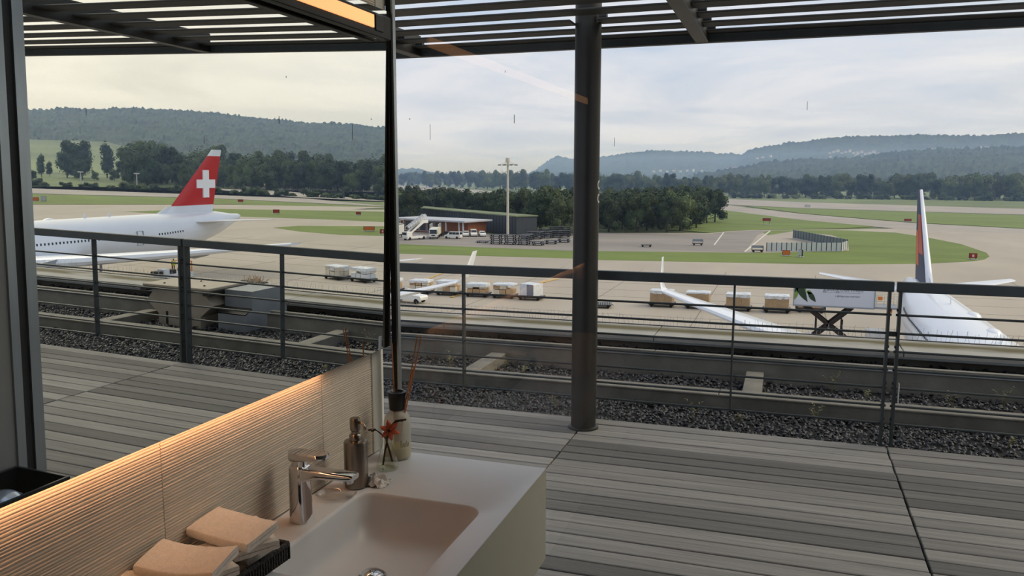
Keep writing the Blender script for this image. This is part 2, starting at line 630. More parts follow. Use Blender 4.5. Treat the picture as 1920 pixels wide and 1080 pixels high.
for x in (-4.75, -2.49, -0.20, 1.99, 4.33):
    o = MB().cbox(-0.07, 0.07, -0.35, 0.35, -0.085, 0.03, 0.004).build('roof_plank', m_kerb)
    o.location = (x, 6.62, 0)
    tag(o, 'pale flat plank bridging the gravel between kerb and upstand', 'plank', 'planks bridging the roof gravel')

# parapet coping with a mossy stripe
m_moss = mat('mossy_coping', (150, 147, 138), 0.85, nscale=2.2, namt=0.12, bump=0.1, bscale=30)
_t = m_moss.node_tree
_b = _t.nodes['Principled BSDF']
_src = _b.inputs['Base Color'].links[0].from_socket
_geo = _t.nodes.new('ShaderNodeNewGeometry')
_sp = _t.nodes.new('ShaderNodeSeparateXYZ')
_t.links.new(_geo.outputs['Position'], _sp.inputs[0])
_mr = ramp(_t, [(0.0, (0, 0, 0, 1)), (0.30, (0, 0, 0, 1)), (0.52, (1, 1, 1, 1)), (0.72, (1, 1, 1, 1)), (0.95, (0, 0, 0, 1))])
_mp = _t.nodes.new('ShaderNodeMapRange')
_mp.inputs['From Min'].default_value = 8.0
_mp.inputs['From Max'].default_value = 8.56
_t.links.new(_sp.outputs['Y'], _mp.inputs['Value'])
_t.links.new(_mp.outputs[0], _mr.inputs[0])
_n = nd(_t, 'ShaderNodeTexNoise', Scale=1.6, Detail=6.0)
_mpp = _t.nodes.new('ShaderNodeMapping')
_mpp.inputs['Scale'].default_value = (0.7, 3.0, 1)
_t.links.new(_geo.outputs['Position'], _mpp.inputs[0])
_t.links.new(_mpp.outputs[0], _n.inputs['Vector'])
_nr = ramp(_t, [(0.30, (0, 0, 0, 1)), (0.48, (1, 1, 1, 1))])
_t.links.new(_n.outputs['Fac'], _nr.inputs[0])
_mu = nd(_t, 'ShaderNodeMath', operation='MULTIPLY')
_t.links.new(_mr.outputs[0], _mu.inputs[0])
_t.links.new(_nr.outputs[0], _mu.inputs[1])
_mx = mixc(_t)
_t.links.new(_mu.outputs[0], _mx.inputs[0])
_t.links.new(_src, _mx.inputs[6])
_mx.inputs[7].default_value = L(84, 76, 40)
_t.links.new(_mx.outputs[2], _b.inputs['Base Color'])
par = struct('parapet', MB().box(-26, 30, 8.16, 8.55, -0.085, 0.026), m_conc, label='mossy stone parapet edging the roof')
for i in range(-4, 6):
    MB().cbox(-1.213 + i * 2.27 + .004, -1.213 + (i + 1) * 2.27 - .004, 7.99, 8.553, 0.026, 0.080, 0.004).build('coping_slab', m_moss, par)
    MB().box(-1.213 + i * 2.27, -1.213 + (i + 1) * 2.27, 7.978, 7.992, 0.012, 0.028).build('drip_strip', m_alu, par)
MB().box(-26, 30, 8.555, 8.585, -0.085, 0.086).build('edge_flashing', m_charcoal, par)
sp = MB()
rd = random.Random(3)
x = -9.0
while x < 12:
    h = rd.uniform(0.08, 0.125)
    p = Vector((x, 8.57, 0.08))
    e = p + Vector((rd.uniform(-.03, .03), rd.uniform(-.03, .05), h))
    sp.bar(p, e, 0.0022, 0.0022)
    x += rd.uniform(0.03, 0.055)
tag(sp.build('bird_spikes', m_alu), 'row of thin wire bird spikes on the parapet edge', 'bird spikes', None, 'stuff')

# dark slate gravel
m_gravel = mat('dark_slate_gravel', (36, 38, 42), 0.55, nscale=14, namt=0.55, bump=0.1, bscale=60)
# footprints of the things that stand on the roof under the stones
FOOT = [(3.56, 4.10, 6.78, 7.26), (3.02, 3.40, 6.80, 7.56)] + [(x - .07, x + .07, 6.27, 6.97) for x in (-4.75, -2.49, -0.20, 1.99, 4.33)]
def gravel(name, x0, x1, y0, y1, z, n, s0, s1, label, seed):
    rd = random.Random(seed)
    b = MB()
    for _ in range(n):
        c = Vector((rd.uniform(x0, x1), rd.uniform(y0, y1), z + rd.uniform(-0.006, 0.014)))
        if any(ax < c.x < bx and ay < c.y < by for ax, bx, ay, by in FOOT):
            continue
        rx, ry, rz = (rd.uniform(s0, s1) for _ in range(3))
        a = rd.uniform(0, PI)
        ca, sa = math.cos(a), math.sin(a)
        tl = rd.uniform(-.4, .4)
        vs = []
        for (u, v, w) in ((1, 0, tl), (0, 1, -tl), (-1, 0, -tl), (0, -1, tl), (.2, .1, .75), (-.1, -.1, -.75)):
            vs.append(c + Vector((rx * (u * ca - v * sa), ry * (u * sa + v * ca), rz * w)))
        b.add(vs, [(0, 1, 4), (1, 2, 4), (2, 3, 4), (3, 0, 4), (1, 0, 5), (2, 1, 5), (3, 2, 5), (0, 3, 5)])
    return tag(b.build(name, m_gravel, recalc=False), label, 'gravel', None, 'stuff')

gravel('gravel', -4.6, 6.2, 5.345, 6.06, -0.066, 10500, 0.009, 0.021, 'dark slate gravel strip beside the timber deck', 1)
gravel('gravel', -6.0, 7.5, 6.245, 7.0, -0.070, 7000, 0.010, 0.024, 'dark gravel bed between pale kerb and upstand', 2)
gravel('gravel', -7.0, 9.0, 7.12, 8.12, -0.072, 4500, 0.012, 0.028, 'dark gravel bed under the parapet coping', 3)

# weeds in the gravel
m_weed = mat('dry_weed', (112, 108, 66), 0.8, nscale=20, namt=0.2, rnd=0.3)
def weed(seed, h):
    rd = random.Random(seed)
    b = MB()
    for i in range(rd.randint(4, 7)):
        a = rd.uniform(0, 2 * PI)
        ln = h * rd.uniform(.6, 1)
        tip = Vector((math.cos(a) * ln * .45, math.sin(a) * ln * .45, ln))
        mid = Vector((tip.x * .3, tip.y * .3, ln * .6))
        b.tube([(0, 0, 0), mid, tip], [.0022, .0016, .0007], 4)
        for t in (.5, .7, .9, 1.0):
            c = mid.lerp(tip, (t - .5) * 2)
            aa = rd.uniform(0, 2 * PI)
            d = Vector((math.cos(aa), math.sin(aa), .3)) * rd.uniform(.018, .034)
            s = d.cross(Vector((0, 0, 1))).normalized() * .006
            b.add([c, c + d * .5 + s, c + d, c + d * .5 - s, c + d * .5 + Vector((0, 0, .003))], [(0, 1, 4), (1, 2, 4), (2, 3, 4), (3, 0, 4)])
    return b.mesh('weed', m_weed, recalc=False)
wm = [weed(s, h) for s, h in ((1, .13), (2, .17), (3, .10))]
for i, (px, py, z) in enumerate(((955, 726, -.06), (845, 690, -.06), (945, 690, -.06), (1045, 770, -.06), (1300, 790, -.06), (1385, 795, -.06), (1530, 790, -.06), (1560, 735, -.06), (1620, 750, -.06), (1785, 765, -.06), (1882, 765, -.06), (1890, 840, -.06))):
    p = onz(px, py, z)
    if p.y > 6.98 or 6.05 < p.y < 6.25:
        p.y = 6.5
    o = link('weed', wm[i % 3], None, (p.x, p.y, z - 0.01), random.uniform(0, 6))
    tag(o, 'small dry weed growing through the dark roof gravel', 'plant', 'weeds in the roof gravel')

# railing panels
def railing(k, label):
    x0 = SEAM0 + k * BAY
    t = thing('railing_panel', label, 'railing', (x0, 5.37, 0))
    MB().cbox(0.008, BAY - 0.008, -0.022, 0.022, 0.960, 1.022, 0.003).build('top_rail', m_darkmetal, t)
    for i in range(7):
        z = 0.818 - 0.114 * i
        MB().cyl((0.012, 0, z), (BAY - 0.012, 0, z), 0.0075, n=8).build('rod', m_darkmetal, t, smooth='auto')
    for x in (0.030, BAY - 0.030):
        p = MB().cbox(x - 0.008, x + 0.008, -0.030, 0.030, -0.075, 0.961, 0.002).build('post', m_darkmetal, t)
        for z in [0.818 - 0.114 * i for i in range(0, 7, 2)]:
            s = 1 if x < 1 else -1
            MB().cyl((x - s * 0.008, 0, z + .03), (x - s * 0.015, 0, z + .03), 0.009, n=8).build('bolt', m_charcoal, p)
    MB().cbox(BAY / 2 - 0.006, BAY / 2 + 0.006, -0.024, 0.024, 0.128, 0.961, 0.002).build('post', m_darkmetal, t)
    MB().obox((BAY, 0.0, 0.70), 0.046, 0.02, 0.03).build('coupling', m_charcoal, t)
    return t

for k, lb in ((-2, 'dark steel railing panel nearest the left end of terrace'), (-1, 'dark steel railing panel left of the round column'),
              (0, 'dark steel railing panel between round column and double post'), (1, 'dark steel railing panel in front of the aircraft with red fin'),
              (2, 'dark steel railing panel in front of the roof ventilator'), (3, 'dark steel railing panel beyond the roof ventilator')):
    railing(k, lb)
pl = MB().cbox(-0.0015, 0.0015, -0.042, 0.0, -0.062, 0.062, 0.0006).build('socket_plate', m_white)
pl.location = (SEAM0 + BAY + 0.048, 5.336, 0.345)
tag(pl, 'small white plate with dark knob on double railing post', 'plate')
MB().cyl((0.0016, -0.02, 0), (0.010, -0.02, 0), 0.012, n=12).build('knob', m_black, pl)

# round steel column
colm = thing('steel_column', 'thick round dark steel column standing on the deck', 'column', (-1.225, 5.10, 0))
MB().cyl((0, 0, 0.018), (0, 0, 2.86), 0.082, n=40).build('shaft', m_charcoal, colm, smooth='auto')
MB().lathe([(0.10, 0), (0.10, 0.012), (0.088, 0.02), (0.08, 0.02)], n=40).build('base_ring', m_charcoal, colm, smooth='auto')
m_sticker = mat('white_sticker', (214, 212, 206), 0.6)
for z in (1.60, 1.515):
    a = math.radians(0)
    rg = [[(0.0832 * math.cos(a + du * 0.45 * r * math.cos(th)), 0.0832 * math.sin(a + du * 0.45 * r * math.cos(th)), z + 0.030 * r * math.sin(th)) for th in [2 * PI * j / 20 for j in range(20)]] for du, r in ((0.72, 1.0), (0.72, 0.62))]
    MB().loft(rg, caps=False).build('sticker', m_sticker, colm)

# slatted canopy over the terrace
m_slat = mat('dark_louvre', (46, 45, 41), 0.6, 0.2, nscale=6, namt=0.2, stretch=(0.4, 4, 4))
perg = thing('slatted_canopy', 'dark slatted metal canopy over the terrace', 'canopy', (0, 5.7, 2.54))
BX = [-4.80, -2.69, -0.593, 2.53, 4.65, 6.7]
for x in BX:
    MB().cbox(x - 0.043, x + 0.043, 2.098 - 5.7, 5.705 - 5.7, 0.0, 0.15, 0.004).build('cross_beam', m_charcoal, perg)
MB().cbox(-6.2, 7.6, 0.0, 0.062, 0.0, 0.070, 0.004).build('edge_beam', m_darkmetal, perg)
m_stub = mat('dark_bearing', (36, 37, 38), 0.5, 0.3)
for k in range(-6, 5):
    y = 4.955 + k * 0.305 + 0.002
    if k == 2:
        y = 5.553
    yy0, yy1 = y - 5.7, min(y + 0.158, 5.69) - 5.7
    bays = [(BX[i] + 0.042, BX[i + 1] - 0.042) for i in range(len(BX) - 1)]
    if k == 0:
        a, b = bays[1]
        bays[1:2] = [(a, -1.306), (-1.144, b)]
    for a, b in bays:
        if k > 2:
            continue
        MB().cbox(a, b, yy0, yy1, 0.048, 0.060, 0.003).build('slat', m_slat, perg)
        MB().cyl((a, yy0 + 0.08, 0.079), (a + 0.05, yy0 + 0.08, 0.079), 0.022, n=10).build('bearing', m_stub, perg, smooth='auto')

# roof ventilator beyond the railing
m_vent = mat('beige_sheet_metal', (150, 140, 122), 0.55, 0.1, nscale=4, namt=0.1)
m_ventg = mat('grey_sheet_metal', (124, 128, 130), 0.5, 0.3, nscale=4, namt=0.08)
v = thing('roof_ventilator', 'beige sheet metal roof ventilator with flared sides and cap', 'ventilator', (3.83, 7.02, -0.078))
hexa = [(-0.27, 0), (-0.27, 0.12), (-0.42, 0.25), (-0.30, 0.40), (0.30, 0.40), (0.42, 0.25), (0.27, 0.12), (0.27, 0)]
MB().prism(hexa, -0.24, 0.24, 'y').build('flared_body', m_vent, v)
MB().cbox(-0.42, 0.42, -0.30, 0.34, 0.405, 0.435, 0.006).build('cap', m_vent, v)
MB().box(-0.44, -0.36, -0.31, 0.35, 0.36, 0.405).build('cap_edge', m_charcoal, v)
MB().box(0.36, 0.44, -0.31, 0.35, 0.36, 0.405).build('cap_edge', m_charcoal, v)
for x in (-0.14, 0.16):
    MB().box(x - 0.012, x + 0.012, -0.246, -0.24, 0.0, 0.15).build('seam_strip', m_charcoal, v)
for x, y in ((-0.25, -0.15), (0.22, -0.2), (0.0, 0.1)):
    MB().lathe([(0.012, 0), (0.012, 0.008), (0.004, 0.012)], (x, y, 0.435), 8).build('rivet', m_charcoal, v)
v2 = thing('duct_box', 'grey sheet metal duct box with sloping band beside ventilator', 'duct', (3.24, 7.16, -0.078))
MB().prism([(-0.33, 0), (-0.33, 0.18), (-0.22, 0.23), (-0.22, 0.41), (0.30, 0.41), (0.30, 0.23), (0.38, 0.18), (0.38, 0)], -0.20, 0.14, 'x').build('casing', m_ventg, v2)
MB().obox((-0.03, -0.28, 0.205), 0.34, 0.12, 0.012, rx=0.42).build('sloping_band', m_charcoal, v2)

# black planter on the deck beside the partition
m_box = mat('black_lacquer', (12, 11, 11), 0.35, nscale=8, namt=0.1)
t = thing('black_planter_box', 'open black box on the deck holding a silvery ball', 'box', (0.74, 2.30, 0.0))
bx0, bx1, by0, by1, hh, w = -0.150, 0.145, -0.17, 0.160, 0.36, 0.013
for nm, a in (('side_panel', (bx0, bx0 + w, by0, by1, 0.0, hh)), ('side_panel', (bx1 - w, bx1, by0, by1, 0.0, hh)),
              ('side_panel', (bx0 + w, bx1 - w, by1 - w, by1, 0.0, hh)), ('side_panel', (bx0 + w, bx1 - w, by0, by0 + w, 0.0, hh)),
              ('bottom', (bx0 + w, bx1 - w, by0 + w, by1 - w, 0.20, 0.215))):
    MB().cbox(*a, 0.002).build(nm, m_box, t)
m_ball = mat('silver_blue_ball', (196, 206, 220), 0.22, 0.7, nscale=3, namt=0.15)
bl = MB().lathe([(0.004, 0.0), (0.06, 0.01), (0.10, 0.045), (0.115, 0.09), (0.10, 0.135), (0.06, 0.165), (0.004, 0.178)], n=28).build('garden_ball', m_ball, smooth=True)
bl.location = (0.722, 2.255, 0.216)
bl.scale = (0.75, 0.75, 0.75)
tag(bl, 'silvery blue ball lying inside the open black box', 'ball')

# ================================================================== things on and around the washbasin
# wall-hung vanity with a moulded basin
van = thing('washbasin_vanity', 'wall-hung ivory vanity with moulded rectangular basin', 'vanity', (-0.86, 1.2, 0.585))
ZT = 0.85
VX0, VX1, VY0, VY1 = -1.111, -0.603, 0.15, 2.078
BX0, BX1, BY0, BY1 = -1.008, -0.667, 1.325, 1.772
vl = Vector(van.location)
def loc3(pts, z, o=vl):
    return [(x - o.x, y - o.y, z - o.z) for x, y in pts]
N = 8
rim = rrect(BX0, BX1, BY0, BY1, 0.052, N)
cxm, cym = (BX0 + BX1) / 2, (BY0 + BY1) / 2
def inset(d, r):
    return rrect(BX0 + d, BX1 - d, BY0 + d, BY1 - d, r, N)
# top plate: ring of quads from basin rim to the outer rectangle
outer = []
for (x, y) in rim:
    dx, dy = x - cxm, y - cym
    cand = []
    if dx > 1e-9: cand.append((VX1 - cxm) / dx)
    if dx < -1e-9: cand.append((VX0 - cxm) / dx)
    if dy > 1e-9: cand.append((VY1 - cym) / dy)
    if dy < -1e-9: cand.append((VY0 - cym) / dy)
    k = min(cand)
    outer.append((cxm + dx * k, cym + dy * k))
corners = [(VX1, VY0), (VX1, VY1), (VX0, VY1), (VX0, VY0)]
for c in corners:
    same = [j for j in range(len(rim)) if (rim[j][0] - cxm) * (c[0] - cxm) > 0 and (rim[j][1] - cym) * (c[1] - cym) > 0]
    i = min(same, key=lambda j: (outer[j][0] - c[0]) ** 2 + (outer[j][1] - c[1]) ** 2)
    outer[i] = c
b = MB()
b.loft([loc3(outer, ZT), loc3(rim, ZT), loc3(inset(0.003, 0.050), ZT - 0.002), loc3(inset(0.006, 0.048), ZT - 0.010), loc3(inset(0.016, 0.055), ZT - 0.062),
        loc3(inset(0.034, 0.062), ZT - 0.098), loc3(inset(0.060, 0.066), ZT - 0.110), loc3(inset(0.135, 0.03), ZT - 0.118)], caps=False)
n_ = len(rim)
b.f.append(tuple(range(7 * n_, 8 * n_)))
b.mi.append(0)
b.build('countertop', m_vanity, van, smooth='auto', recalc=False)
_o = b.v
MB().loft([loc3(outer, ZT), loc3(outer, ZT - 0.0015)], caps=False).build('top_edge', m_vanity, van)
fr = MB()
fr.box(VX1 - 0.018 - vl.x, VX1 - vl.x, VY0 - vl.y, VY1 - vl.y, 0.0, ZT - 0.002 - vl.z)
fr.build('front_panel', m_vfront, van)
MB().box(VX0 - vl.x, VX1 - 0.019 - vl.x, VY1 - 0.018 - vl.y, VY1 - vl.y, 0.0, ZT - 0.002 - vl.z).build('end_panel', m_vfront, van)
MB().box(VX0 - vl.x, VX1 - 0.019 - vl.x, VY0 - vl.y, VY0 + 0.018 - vl.y, 0.0, ZT - 0.002 - vl.z).build('end_panel', m_vfront, van)
MB().box(VX0 - vl.x, VX1 - 0.019 - vl.x, VY0 + 0.019 - vl.y, VY1 - 0.019 - vl.y, 0.0, 0.018).build('bottom_panel', m_vfront, van)
dr = MB().lathe([(0.034, 0.0), (0.034, 0.004), (0.031, 0.008), (0.026, 0.006)], (-0.872 - vl.x, 1.572 - vl.y, ZT - 0.119 - vl.z), 32).build('drain', m_chrome, van, smooth='auto')
MB().lathe([(0.026, 0.006), (0.026, 0.012), (0.018, 0.017), (0.004, 0.019)], (-0.872 - vl.x, 1.572 - vl.y, ZT - 0.119 - vl.z), 32).build('plug', m_chrome, dr, smooth='auto')

# single-lever mixer tap
tap = thing('basin_tap', 'chrome single-lever mixer tap beside the basin', 'tap', (-1.050, 1.562, ZT))
def rr(cx, cy, hx, hy, r, z):
    return [(x, y, z) for x, y in rrect(cx - hx, cx + hx, cy - hy, cy + hy, r, 4)]
MB().loft([rr(0, 0, .024, .024, .012, 0), rr(0, 0, .0225, .023, .012, .012), rr(-.001, 0, .021, .022, .012, .10), rr(-.001, 0, .021, .022, .013, .132), rr(-.001, 0, .018, .019, .012, .136)]).build('body', m_chrome, tap, smooth='auto')
MB().loft([rr(0.0, 0, .0185, .0185, .014, .135), rr(0.0, 0, .0185, .0185, .014, .150)]).build('cartridge_collar', m_chrome, tap, smooth='auto')
lev = [[(x, y * s, z + dz) for x, y in rrect(-0.026, 0.075, -0.0235, 0.0235, 0.022, 6)] for z, s, dz in ((.149, .9, 0), (.152, 1, 0), (.162, 1, 0), (.168, .86, 0))]
lev = [[(x, y, z + max(0, x) * (0.13 if i < 2 else 0.02)) for x, y, z in r] for i, r in enumerate(lev)]
MB().loft(lev).build('lever', m_chrome, tap, smooth='auto')
def sect(x, hy, z0_, z1_, r):
    return [(x, y, z) for y, z in rrect(-hy, hy, z0_, z1_, r, 3)]
spo = MB().loft([sect(-0.005, .0195, .092, .132, .006), sect(0.03, .0195, .104, .131, .006), sect(0.06, .019, .112, .131, .006), sect(0.13, .0185, .116, .132, .005), sect(0.146, .016, .118, .130, .005)]).build('spout', m_chrome, tap, smooth='auto')
MB().cyl((0.128, 0, 0.117), (0.128, 0, 0.108), 0.0115, n=18).build('aerator', m_chrome, spo, smooth='auto')

# soap dispenser
sd = thing('soap_dispenser', 'brushed steel soap pump bottle behind the tap', 'dispenser', (-1.034, 1.792, ZT))
MB().lathe([(0.027, 0.0), (0.0305, 0.003), (0.0305, 0.118), (0.029, 0.123), (0.020, 0.126)], n=36).build('bottle', m_steel, sd, smooth='auto')
MB().lathe([(0.016, 0.125), (0.016, 0.138), (0.013, 0.142), (0.0105, 0.142), (0.0105, 0.150)], n=24).build('collar', m_steel, sd, smooth='auto')
hd = MB().lathe([(0.009, 0.150), (0.0135, 0.152), (0.0135, 0.180), (0.012, 0.184), (0.004, 0.185)], n=24).build('pump_head', m_steel, sd, smooth='auto')
MB().tube([(0.010, 0, 0.174), (0.022, -0.004, 0.174), (0.031, -0.008, 0.168), (0.036, -0.010, 0.158)], [.0045, .004, .0036, .003], 8).build('nozzle', m_steel, hd, smooth=True)

# shallow clear soap dish and a crumpled tissue
m_clear = glass_like('clear_acrylic', (0.97, 0.96, 0.95, 1), base=0.10, edge=0.6, power=2.2, rough=0.05)
dsh = MB().lathe([(0.030, 0.001), (0.044, 0.003), (0.052, 0.012), (0.0525, 0.0135), (0.050, 0.013), (0.042, 0.006), (0.028, 0.004)], n=36, sy=0.62).build('soap_dish', m_clear, smooth='auto')
dsh.location = (-1.044, 1.706, ZT)
dsh.rotation_euler = (0, 0, 0.35)
tag(dsh, 'shallow clear oval dish in front of soap pump', 'soap dish')
m_tissue = mat('white_tissue', (226, 224, 222), 0.9, nscale=30, namt=0.05)
b = MB()
rd = random.Random(8)
NT = 12
P = {}
for i in range(NT + 1):
    for j in range(NT + 1):
        u, v_ = i / NT - .5, j / NT - .5
        h = 0.024 * max(0, 1 - (u * u + v_ * v_) * 3.4) + 0.013 * noise.noise(Vector((u * 7, v_ * 7, 2.1))) + 0.007 * noise.noise(Vector((u * 17, v_ * 17, 5)))
        P[i, j] = (u * 0.066 + .005 * noise.noise(Vector((u * 9, v_ * 9, 9))), v_ * 0.056, max(0.0006, h + 0.001))
vs = [P[i, j] for i in range(NT + 1) for j in range(NT + 1)]
low = [(x, y, max(0.0, z - 0.0015)) for x, y, z in vs]
fs = [(i * (NT + 1) + j, (i + 1) * (NT + 1) + j, (i + 1) * (NT + 1) + j + 1, i * (NT + 1) + j + 1) for i in range(NT) for j in range(NT)]
b.add(vs, fs)
o = b.build('paper_tissue', m_tissue, smooth=False)
o.location = (-0.992, 1.822, ZT + 0.0005)
tag(o, 'crumpled white paper tissue next to the soap pump', 'tissue')

# little flask with a lily
m_flask = glass_like('clear_glass', (0.98, 0.985, 0.97, 1), base=0.03, edge=0.7, power=3.0)
m_water = glass_like('water', (0.95, 0.965, 0.91, 1), base=0.03, edge=0.4, power=3)
vs_ = thing('flask_vase', 'small clear conical flask vase with a little water', 'vase', (-1.018, 1.935, ZT))
MB().lathe([(0.006, 0.002), (0.028, 0.0), (0.031, 0.004), (0.031, 0.012), (0.0125, 0.076), (0.012, 0.086), (0.0145, 0.090), (0.0135, 0.090), (0.0108, 0.085), (0.0112, 0.076), (0.0290, 0.012), (0.028, 0.006), (0.006, 0.005)], n=32, caps=False).build('glass_wall', m_flask, vs_, smooth='auto')
MB().lathe([(0.0275, 0.006), (0.0285, 0.012), (0.0262, 0.022), (0.002, 0.0225)], n=28).build('water', m_water, vs_, smooth='auto')
m_petal = mat('coral_petal', (204, 104, 78), 0.6, nscale=60, namt=0.2)
m_stem = mat('dark_brown_stem', (52, 34, 24), 0.7, nscale=30, namt=0.2)
fl = thing('lily_flower', 'coral red lily with dark stems standing in the flask', 'flower', (-1.018, 1.935, ZT + 0.008))
MB().tube([(-.012, -.004, 0.002), (-.006, 0, .045), (.002, 0, .080), (.008, -.002, .098)], [.0026, .0026, .0022, .0018], 6).build('stem', m_stem, fl, smooth=True)
MB().tube([(.013, .004, 0.012), (.005, 0, .05), (-.004, 0, .078), (-.020, -.002, .092), (-.030, -.004, .099), (-.048, -.006, .098)], [.0028, .0026, .0024, .002, .0016, .001], 6).build('stem', m_stem, fl, smooth=True)
MB().tube([(-.004, 0.002, .05), (.0, 0, .085), (.009, 0.002, .112), (.026, .004, .130), (.045, .006, .134), (.054, .007, .132)], [.0024, .0022, .002, .0018, .0015, .001], 6).build('stem', m_stem, fl, smooth=True)
rd = random.Random(2)
for pts in (((-.030, -.004, .099), (-.048, -.006, .098)), ((.020, .003, .124), (.050, .007, .134))):
    bud = MB()
    a_, b_ = Vector(pts[0]), Vector(pts[1])
    for i in range(7):
        c = a_.lerp(b_, i / 6)
        d = (b_ - a_).normalized() * .0075 + Vector((0, 0, rd.uniform(-.004, .004)))
        bud.tube([c, c + d * .5, c + d], [.0004, .0034, .0003], 5)
    bud.build('seed_head', m_stem, fl, smooth=True)
for i in range(6):
    a = 2 * PI * i / 6 + .3
    b = MB()
    rings = []
    ax = Vector((.25, -.85, .25)).normalized()
    e1 = ax.cross(Vector((0, 0, 1))).normalized()
    e2 = e1.cross(ax).normalized()
    rad = e1 * math.cos(a) + e2 * math.sin(a)
    tan_ = ax.cross(rad).normalized()
    for s, w, o_ in ((0, .002, 0), (.3, .0070, .004), (.6, .0072, .007), (.85, .0038, .006), (1, .0004, .003)):
        c = Vector((.012, -.004, .104)) + rad * (.028 * s + .001) + ax * o_
        rings.append([c - tan_ * w, c + ax * .0008, c + tan_ * w, c - ax * .0008])
    b.loft(rings).build('petal', m_petal, fl, smooth=True)
st = MB()
for i in range(5):
    a = 2 * PI * i / 5
    c = Vector((.012, -.006, .104))
    st.tube([c, c + Vector((math.cos(a) * .007, -.012, math.sin(a) * .007))], [.0006, .0012], 5)
st.build('stamens', m_stem, fl)

# reed diffuser
def frosted(name):
    m = bpy.data.materials.new(name)
    m.use_nodes = True
    t = m.node_tree
    bb = t.nodes['Principled BSDF']
    bb.inputs['Base Color'].default_value = L(222, 220, 212)
    bb.inputs['Roughness'].default_value = 0.35
    tr = t.nodes.new('ShaderNodeBsdfTransparent')
    tr.inputs[0].default_value = (0.93, 0.92, 0.86, 1)
    ms = t.nodes.new('ShaderNodeMixShader')
    ms.inputs[0].default_value = 0.50
    t.links.new(tr.outputs[0], ms.inputs[1])
    t.links.new(bb.outputs[0], ms.inputs[2])
    t.links.new(ms.outputs[0], t.nodes['Material Output'].inputs['Surface'])
    return m
m_frost = frosted('frosted_glass')
m_oil = mat('yellow_oil', (204, 190, 96), 0.25)
df = thing('reed_diffuser', 'frosted glass reed diffuser with yellow oil and black cap', 'diffuser', (-1.032, 2.026, ZT))
MB().lathe([(0.030, 0.0), (0.037, 0.003), (0.0385, 0.01), (0.0385, 0.106), (0.0355, 0.121), (0.027, 0.134), (0.018, 0.141), (0.0168, 0.148)], n=40).build('bottle', m_frost, df, smooth='auto')
MB().lathe([(0.028, 0.004), (0.0360, 0.008), (0.0360, 0.034), (0.002, 0.0345)], n=32).build('oil', m_oil, df, smooth='auto')
MB().lathe([(0.0205, 0.142), (0.022, 0.144), (0.0245, 0.183), (0.0265, 0.184), (0.0265, 0.194), (0.020, 0.195), (0.016, 0.190)], n=36).build('cap', m_black, df, smooth='auto')
m_reed = mat('rattan_reed', (196, 132, 84), 0.7, nscale=60, namt=0.15, stretch=(1, 1, .1))
for p0, p1 in (((-.006, 0, .10), (-.001, -.022, .338)), ((.006, .004, .06), (.068, .0, .362)), ((.008, -.002, .06), (.078, .006, .358)), ((-.004, .004, .06), (.052, .010, .27))):
    MB().cyl(p0, p1, 0.0017, n=7).build('reed', m_reed, df, smooth='auto')
# faint hand-written line on the bottle
m_ink = mat('grey_ink', (92, 92, 96), 0.7)
b = MB()
for i in range(5):
    a0 = math.radians(-52 + i * 9)
    pts = []
    for s in range(6):
        a = a0 + math.radians((0, 2, 4, 5, 6, 8)[s])
        h = (0.040, 0.058 if i in (0, 3) else 0.05, 0.062 if i == 0 else 0.053, 0.048, 0.041, 0.042)[s]
        pts.append((0.0388 * math.cos(a), 0.0388 * math.sin(a), h))
    b.tube(pts, 0.0005, 4)
b.build('script_mark', m_ink, df)

# black woven tray with folded guest towels
m_woven = mat('black_woven_fibre', (18, 17, 17), 0.6, nscale=70, namt=0.4, bump=0.6, bscale=160)
tr_ = thing('towel_tray', 'black woven tray full of folded guest towels', 'tray', (-1.045, 1.10, ZT), math.radians(-3))
TX0, TX1, TY0, TY1, TH = -0.060, 0.066, -0.13, 0.285, 0.036
MB().cbox(TX0, TX1, TY0, TY1, 0.0, 0.005, 0.001).build('base', m_woven, tr_)
def weave(p0, p1, z0_, z1_, out):
    """wall of vertical strands"""
    b = MB()
    p0, p1 = Vector(p0), Vector(p1)
    n = max(4, int((p1 - p0).length / 0.008))
    for i in range(n + 1):
        c = p0.lerp(p1, i / n)
        b.cyl(c + Vector((0, 0, z0_)), c + Vector((0, 0, z1_)), 0.0042, n=6)
    b.tube([p0 + Vector((0, 0, z1_)), p1 + Vector((0, 0, z1_))], 0.0058, 8)
    return b
weave((TX1, TY0, 0), (TX1, TY1, 0), 0.003, TH, 1).build('woven_side', m_woven, tr_, smooth='auto')
weave((TX0, TY0, 0), (TX0, TY1, 0), 0.003, TH, 1).build('woven_side', m_woven, tr_, smooth='auto')
weave((TX0, TY1, 0), (TX1, TY1, 0), 0.003, TH, 1).build('woven_side', m_woven, tr_, smooth='auto')
weave((TX0, TY0, 0), (TX1, TY0, 0), 0.003, TH, 1).build('woven_side', m_woven, tr_, smooth='auto')

